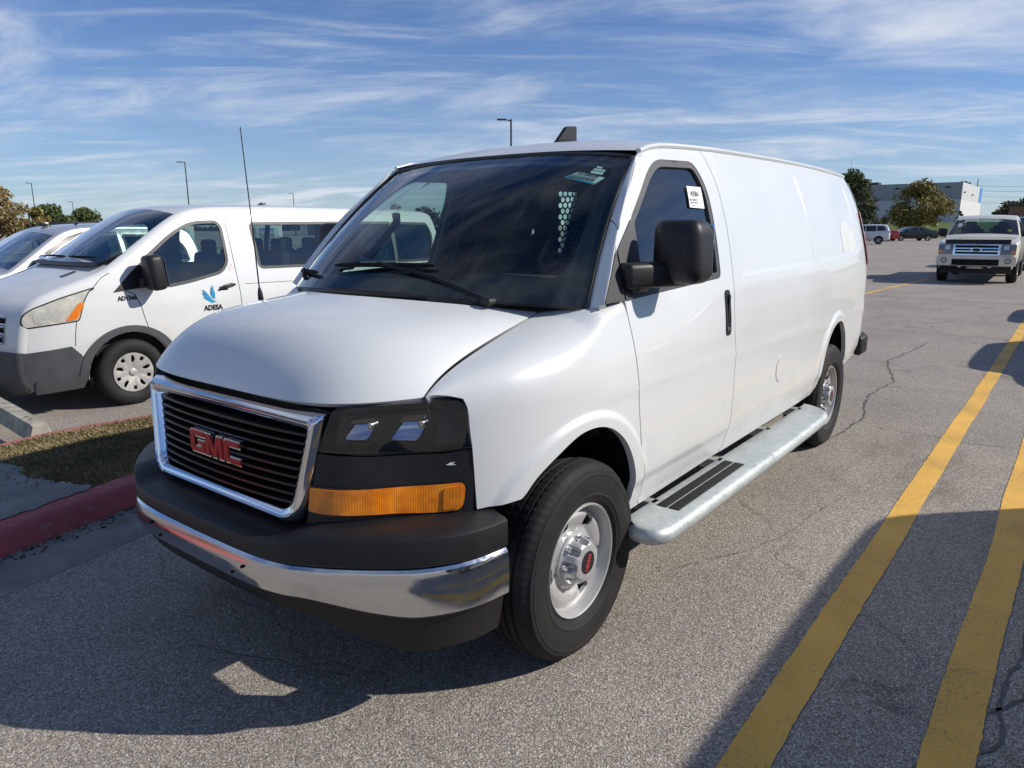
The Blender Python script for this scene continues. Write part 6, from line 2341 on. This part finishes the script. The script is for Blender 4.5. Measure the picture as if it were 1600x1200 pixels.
bm_ = MB().grid(lambda d, k: PT(d, d * k, berm_z(d) + .12 * math.sin(d * .21 + k * 30) * float(sstep(95, 120, d))), np.concatenate([np.linspace(89, 190, 26), [230, 300, 420, 700]]), np.linspace(.36, 1.1, 34)).build('grass_berm', M['far_grass'], None)
tag(bm_, None, None, None, 'structure')
kb2 = MB()
V = []
for k in np.linspace(.36, 1.1, 40):
    for d, z in ((88.3, 0), (88.4, .15), (88.9, .15), (89.2, .02)):
        V.append(PT(d, d * k, z))
kb2.add(V, [(i * 4 + j, (i + 1) * 4 + j, (i + 1) * 4 + j + 1, i * 4 + j + 1) for i in range(39) for j in range(3)])
tag(kb2.build('far_kerb', M['concrete'], None), None, None, None, 'structure')

M['wall_upper'] = pbr('warehouse_shaded_upper', (.33, .35, .375), .85, 0, .2, var=(.35, .05))  # front bands: wall paint with the shade of the unlit face in its colour
M['wall_lower'] = pbr('warehouse_shaded_lower', (.52, .535, .545), .85, 0, .2, var=(.35, .04))
M['wall_white_up'] = pbr('warehouse_offwhite_paint', (.56, .56, .56), .85, 0, .2, var=(.35, .03))  # the same two bands without that shade, for the sunlit side
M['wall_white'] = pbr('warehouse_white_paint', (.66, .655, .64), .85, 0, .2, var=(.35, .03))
M['wall_blue'] = pbr('warehouse_blue_paint', (.09, .24, .52), .7, 0, .3, var=(.35, .05))
wh = empty('warehouse', (-238, -26.5, 1.6), 0, 'large warehouse with a shaded grey front, sunlit white side and blue corner stripe', 'warehouse')
# front: concrete panels set edge to edge, the upper band 3 cm proud
H1, H2 = 7.0, 11.65
n_p = 8
pw = 8.4
for k in range(n_p):
    y1 = -k * pw - .03
    y0 = -(k + 1) * pw + .03
    top = H2 - (.0 if k not in (5,) else .55)
    MB().box((-.14, (y0 + y1) / 2, H1 / 2), (.26, y1 - y0, H1)).build('wall_panel', M['wall_lower'], wh, smooth=False)
    MB().box((-.11, (y0 + y1) / 2, (H1 + .03 + top) / 2), (.26, y1 - y0, top - H1 - .03)).build('wall_panel', M['wall_upper'], wh, smooth=False)
for k in range(6):
    x1 = -k * 8.0 - .30
    x0 = -(k + 1) * 8.0 - .24
    blue = k == 5
    MB().box(((x0 + x1) / 2, .14, H1 / 2), (x1 - x0, .26, H1)).build('wall_panel', M['wall_white'], wh, smooth=False)
    MB().box(((x0 + x1) / 2, .17, (H1 + .03 + H2) / 2), (x1 - x0, .26, H2 - H1 - .03)).build('wall_panel', M['wall_blue'] if blue else M['wall_white_up'], wh, smooth=False)
MB().box((-26, -34, H2 - .9), (50, 66, .2)).build('roof', M['concrete'], wh, smooth=False)
MB().box((-24.5, -33.5, 5.0), (47.5, 66.5, 9.9)).build('core', M['wall_upper'], wh, smooth=False)
for x, y, w_, h_ in ((-6, -24, 4.0, .9), (-9, -30, 2.2, .7), (-12, -.9, 1.6, .7), (-20, -.9, 1.6, .7)):
    MB().box((x, y, H2 + h_ / 2 - .4), (w_, w_, h_ + .8), bev=.05).build('roof_unit', M['lamp_metal'], wh, smooth=False)
for y in (-3.2, -16, -36):
    MB().box((.16, y, 10.4), (.5, 1.1, .35), bev=.05).build('wall_light', M['lamp_metal'], wh)
for x in (-4, -22):
    MB().box((x, .55, 9.0 - .2 * (x < -10)), (.9, .5, .3), bev=.05).build('wall_light', M['lamp_metal'], wh)
for y in (-10.5, -12.9):
    MB().box((.05, y, 1.5), (.14, 1.1, 2.6)).build('door', M['black_matte'] if y < -12 else M['paper'], wh, smooth=False)
MB().tube([(-16, -33, H2 - .5), (-16, -33, H2 + 9)], [.10, .03], 5).build('roof_mast', M['lamp_metal'], wh)

M['beige'] = pbr('beige_wall', (.47, .42, .33), .85, 0, .2, var=(.2, .05))
M['tan_dark'] = pbr('brown_wall', (.20, .165, .125), .85, 0, .2, var=(.2, .06))
lb = empty('low_building', (-99, -121.5, -.2), math.atan2(LA[1], LA[0]), 'low beige building with a brown end block, over the passenger van roof', 'building')
MB().box((0, -3, 2.75), (13.2, 8, 5.5)).build('wall', M['beige'], lb, smooth=False)
MB().box((0, -3, 5.65), (13.6, 8.4, .3)).build('parapet', M['paper'], lb, smooth=False)
MB().box((5.6, .1, 2.95), (3.0, 3.0, 5.9)).build('end_block', M['tan_dark'], lb, smooth=False)
for x in (-4, -1, 2):
    MB().box((x, 1.03, 2.2), (1.6, .1, 1.6)).build('window', M['dark_glass'], lb, smooth=False)
lb2 = empty('low_building', (-108, -141.5, -.2), math.atan2(LA[1], LA[0]), 'pale flat roofed building farther off, left of the beige one', 'building')
MB().box((0, 0, 2.7), (7, 6, 5.4)).build('wall', M['wall_white'], lb2, smooth=False)
MB().box((-9, 0, 2.6), (6, 6, 5.2)).build('side_wing', M['wall_lower'], lb2, smooth=False)
MB().box((1, 2, 5.8), (1.4, 1.2, .8)).build('roof_unit', M['lamp_metal'], lb2, smooth=False)

# ================================================================== TREES
def tree(loc, h, rx, ry, trunk_h, mat, n, leaf, seed, label, shape='round', group='trees around the lot', bare=.0, name='tree', clumps=26):
    rr = np.random.default_rng(seed)
    e = empty(name, loc, 0, label, 'tree', group)
    tb = MB()
    th_ = h * .62
    tb.tube([(0, 0, -.2), (.05, 0, trunk_h), (0, .06, th_)], [h * .026, h * .019, h * .006], 8)
    cl = []
    for k in range(clumps):
        a = rr.random() * 6.283
        t = rr.random()
        if shape == 'cone':
            z = trunk_h + (h - trunk_h) * (t ** 1.15) * .93
            rad_ = (1 - ((z - trunk_h) / (h - trunk_h)) ** 1.4) * .9 * math.sqrt(rr.random())
        else:
            z = trunk_h + (h - trunk_h) * (.12 + .80 * t)
            s_ = math.sin(math.pi * min(1, max(0, (.10 + .86 * t) ** .8)))
            rad_ = s_ * (.35 + .55 * math.sqrt(rr.random()))
        c = np.array([rx * rad_ * math.cos(a), ry * rad_ * math.sin(a), z])
        cl.append((c, (.17 + .16 * rr.random()) * (rx + ry) / 2 * (1 if shape != 'cone' else .8)))
        st = np.array([0, 0, max(trunk_h * .9, z - .5 * (h - trunk_h) * (.25 + .3 * rr.random()))])
        tb.tube([st, (st + c) / 2 + np.array([0, 0, .04 * h * rr.random()]), c], [h * .007, h * .005, h * .0018], 4, cap=False)
    tb.build('trunk', M['bark'], e)
    V, F = [], []
    per = n // clumps
    for c, r_ in cl:
        for q in range(per):
            d = rr.normal(0, 1, 3)
            d /= np.linalg.norm(d)
            p_ = c + d * r_ * rr.random() ** .45 * np.array([1.15, 1.15, .85])
            if p_[2] < trunk_h * .7:
                continue
            a1 = rr.normal(0, 1, 3)
            a1 /= np.linalg.norm(a1)
            a2 = np.cross(a1, rr.normal(0, 1, 3))
            a2 /= np.linalg.norm(a2)
            s_ = leaf * (.55 + .9 * rr.random())
            k = len(V)
            V += [p_ - a1 * s_, p_ + a2 * s_ * .55, p_ + a1 * s_, p_ - a2 * s_ * .55]
            F.append((k, k + 1, k + 2, k + 3))
    obj('crown', V, F, mat, e, smooth=False)
    return e


tree((-81.2, -17.6, 0), 7.9, 2.5, 2.5, .5, M['leaf_green'], 9000, .13, 3, 'tall dark green tree half hidden by the tail of the cargo van', 'round', clumps=46)
tree((-80.5, -15.2, 0), 3.6, 1.9, 1.9, .3, M['leaf_green'], 3500, .12, 13, 'lower dark green bush beside the tall tree, behind the white SUV', 'round', clumps=22)
tree((-95.5, -19.9, .2), 6.6, 2.6, 2.4, 1.0, M['leaf_brown'], 1500, .12, 4, 'thin nearly bare tree in front of the warehouse, right of the dark tree', 'round', clumps=30)
tree((-113.5, -16.3, .6), 6.9, 4.1, 4.1, .5, M['leaf_yellow'], 11000, .17, 5, 'round yellowing tree on the berm in front of the warehouse', 'round', clumps=60)
tree((-129.0, -13.2, 1.0), 2.8, .9, .9, .3, M['leaf_mid'], 900, .12, 6, 'small sapling on the berm by the white warehouse wall', 'cone', clumps=14)
for k, (dd, px, hh, rr_, mt) in enumerate(((215, 1545, 5.8, 6, 'leaf_brown'), (225, 1572, 7.2, 7, 'leaf_brown'), (235, 1600, 6.2, 7, 'leaf_green'), (220, 1630, 7.0, 7, 'leaf_brown'), (205, 1595, 3.8, 5, 'leaf_mid'), (230, 1665, 7, 8, 'leaf_green'), (225, 1700, 7, 8, 'leaf_brown'))):
    q = PT(dd * .977, (px - 800) / 1128 * dd, 1.9)
    tree(q, hh, rr_, rr_, .4, M[mt], 2600, .42, 30 + k, None, 'round', clumps=26)['label'] = ('bare brown tree just right of the blue warehouse stripe', 'taller brown tree behind the cream pickup', 'dark green tree at the right picture edge', 'brown tree beyond the right picture edge', 'low green bush over the cream pickup roof', 'dark green tree beyond the right edge', 'brown tree far beyond the right edge')[k]
bh = empty('brick_house', PT(160, (1570 - 800) / 1128 * 163.5, 1.55), .9, 'small brick coloured building over the cream pickup roof', 'building')
M['brick'] = pbr('brick_wall', (.30, .16, .11), .9, 0, .2, var=(.4, .1))
MB().box((0, 0, 1.9), (5.2, 5, 4.2)).build('wall', M['brick'], bh, smooth=False)
MB().box((0, 0, 4.1), (5.6, 5.4, .3)).build('roof', M['lamp_metal'], bh, smooth=False)

tree((-14.5, -51.7, -.2), 4.6, 1.9, 1.9, 1.2, M['leaf_autumn'], 8000, .085, 7, 'tan autumn tree with thinning leaves at the left picture edge', 'round', clumps=40)
tree((-16.6, -50.9, -.2), 3.2, 1.1, 1.1, .8, M['leaf_yellow'], 3500, .085, 8, 'low yellow green tree right of the tan autumn tree', 'round', clumps=22)
tree((-39.7, -111.5, -.2), 5.1, 4.6, 4.6, .4, M['leaf_mid'], 6500, .20, 9, 'round green tree behind the silver pickup roof', 'cone', clumps=34)
tree((-47.0, -118.7, -.2), 4.8, 4.6, 4.2, .4, M['leaf_mid'], 6500, .20, 10, 'green tree just left of the passenger van windscreen', 'cone', clumps=34)
tree((-63.9, -97.2, -.2), 5.4, 2.6, 2.4, .8, M['leaf_green'], 3500, .18, 11, 'dark tree top over the passenger van roof', 'round', clumps=22)
for k in range(9):
    q = PT(150 + 6 * math.sin(k * 2.1), (596 + k * 17 - 800) / 1128 * 153, -.2)
    tree(q, 5.6 + 1.0 * math.sin(k * 3.7), 3.6, 3.6, .3, M['leaf_brown' if k % 3 else 'leaf_green'], 1500, .26, 50 + k, ('leftmost', 'second', 'third', 'fourth', 'middle', 'sixth', 'seventh', 'eighth', 'rightmost')[k] + ' tree of the far row behind the lot, seen through the cargo van windshield', 'round', 'far tree row behind the lot', clumps=20)

pw_ = empty('power_line', (0, 0, 0), 0, 'thin overhead wires in the sky right of the warehouse', 'power line')
for z in (9.2, 10.4, 11.6, 12.6):
    a, b = PT(300, (1490 - 800) / 1128 * 304, z * 1.9 - 7), PT(300, (1850 - 800) / 1128 * 304, z * 1.9 - 6)
    pts = [tuple(np.array(a) * (1 - t) + np.array(b) * t - np.array([0, 0, 1.1 * 4 * t * (1 - t)])) for t in np.linspace(0, 1, 14)]
    MB().tube(pts, .05, 4, cap=False).build('wire', M['wire'], pw_)
for px in (1490, 1850):
    d = 300
    q = PT(d, (px - 800) / 1128 * d * 1.02, 0)
    MB().tube([(q[0], q[1], .5), (q[0], q[1], 19.5)], .16, 6).build('mast', M['wood_pole'], pw_)

# ================================================================== WHITE TRUCKS SEEN THROUGH THE VAN WINDOWS
def truck(loc, rz, label):
    e = empty('semi_truck', loc, rz, label, 'truck', 'white trucks beyond the passenger van')
    MB().box((-.3, 0, 1.35), (1.5, 2.0, 1.1), bev=.15, seg=3).build('hood', M['white'], e)
    MB().box((-1.9, 0, 2.0), (2.0, 2.4, 2.5), bev=.12, seg=3).build('cab', M['white'], e)
    MB().add([(-.885, -1.0, 2.05), (-.885, 1.0, 2.05), (-.885, 1.0, 2.85), (-.885, -1.0, 2.85)], [(0, 1, 2, 3)]).build('windscreen', M['dark_glass'], e)
    MB().box((.46, 0, 1.4), (.04, 1.1, .85), bev=.01).build('grille', M['chrome'], e)
    MB().box((.45, 0, .65), (.25, 2.3, .35), bev=.08).build('bumper', M['chrome'], e)
    MB().box((-4.0, 0, 1.0), (4.5, 1.0, .25)).build('chassis', M['black_matte'], e)
    for sg in (1, -1):
        MB().box((.43, sg * .82, 1.15), (.08, .28, .22), bev=.03).build('headlight', M['lens_hazy'], e)
        for x in (-.3, -3.6, -4.9):
            MB().lathe_y([(0, .12), (.28, .13), (.5, .13), (.52, .1), (.52, -.13)], (x, sg * 1.0, .52), 18, sgn=sg).build('wheel', M['rubber'], e)
    return e


truck((-27.2, -53.5, -.2), rad(62), 'white truck seen through the side window of the white passenger van')
truck((-32.5, -49.5, -.2), rad(58), 'white truck seen through the second window of the passenger van')
truck((-39.5, -49.0, -.2), rad(60), 'farther white truck seen through the passenger van windows')

# ================================================================== FAR WOOD ON THE HORIZON (one mass, nobody could count it)
rr = np.random.default_rng(77)
V, F = [], []
for k in range(15000):
    l_ = -1000 + 940 * rr.random()
    q = PT(390 + 25 * rr.random(), l_)
    hgt = 5.0 + 2.2 * math.sin(l_ * .045) + 1.6 * math.sin(l_ * .13 + 1)
    p_ = np.array([q[0], q[1], hgt * rr.random() ** .8 - .2])
    a1 = rr.normal(0, 1, 3)
    a1 /= np.linalg.norm(a1)
    a2 = np.cross(a1, rr.normal(0, 1, 3))
    a2 /= np.linalg.norm(a2)
    s_ = .8 + 1.1 * rr.random()
    i = len(V)
    V += [p_ - a1 * s_, p_ + a2 * s_ * .6, p_ + a1 * s_, p_ - a2 * s_ * .6]
    F.append((i, i + 1, i + 2, i + 3))
tag(obj('far_wood', V, F, M['leaf_brown'], None, smooth=False), 'far off wood along the horizon beyond the parking lot', 'wood', None, 'stuff')
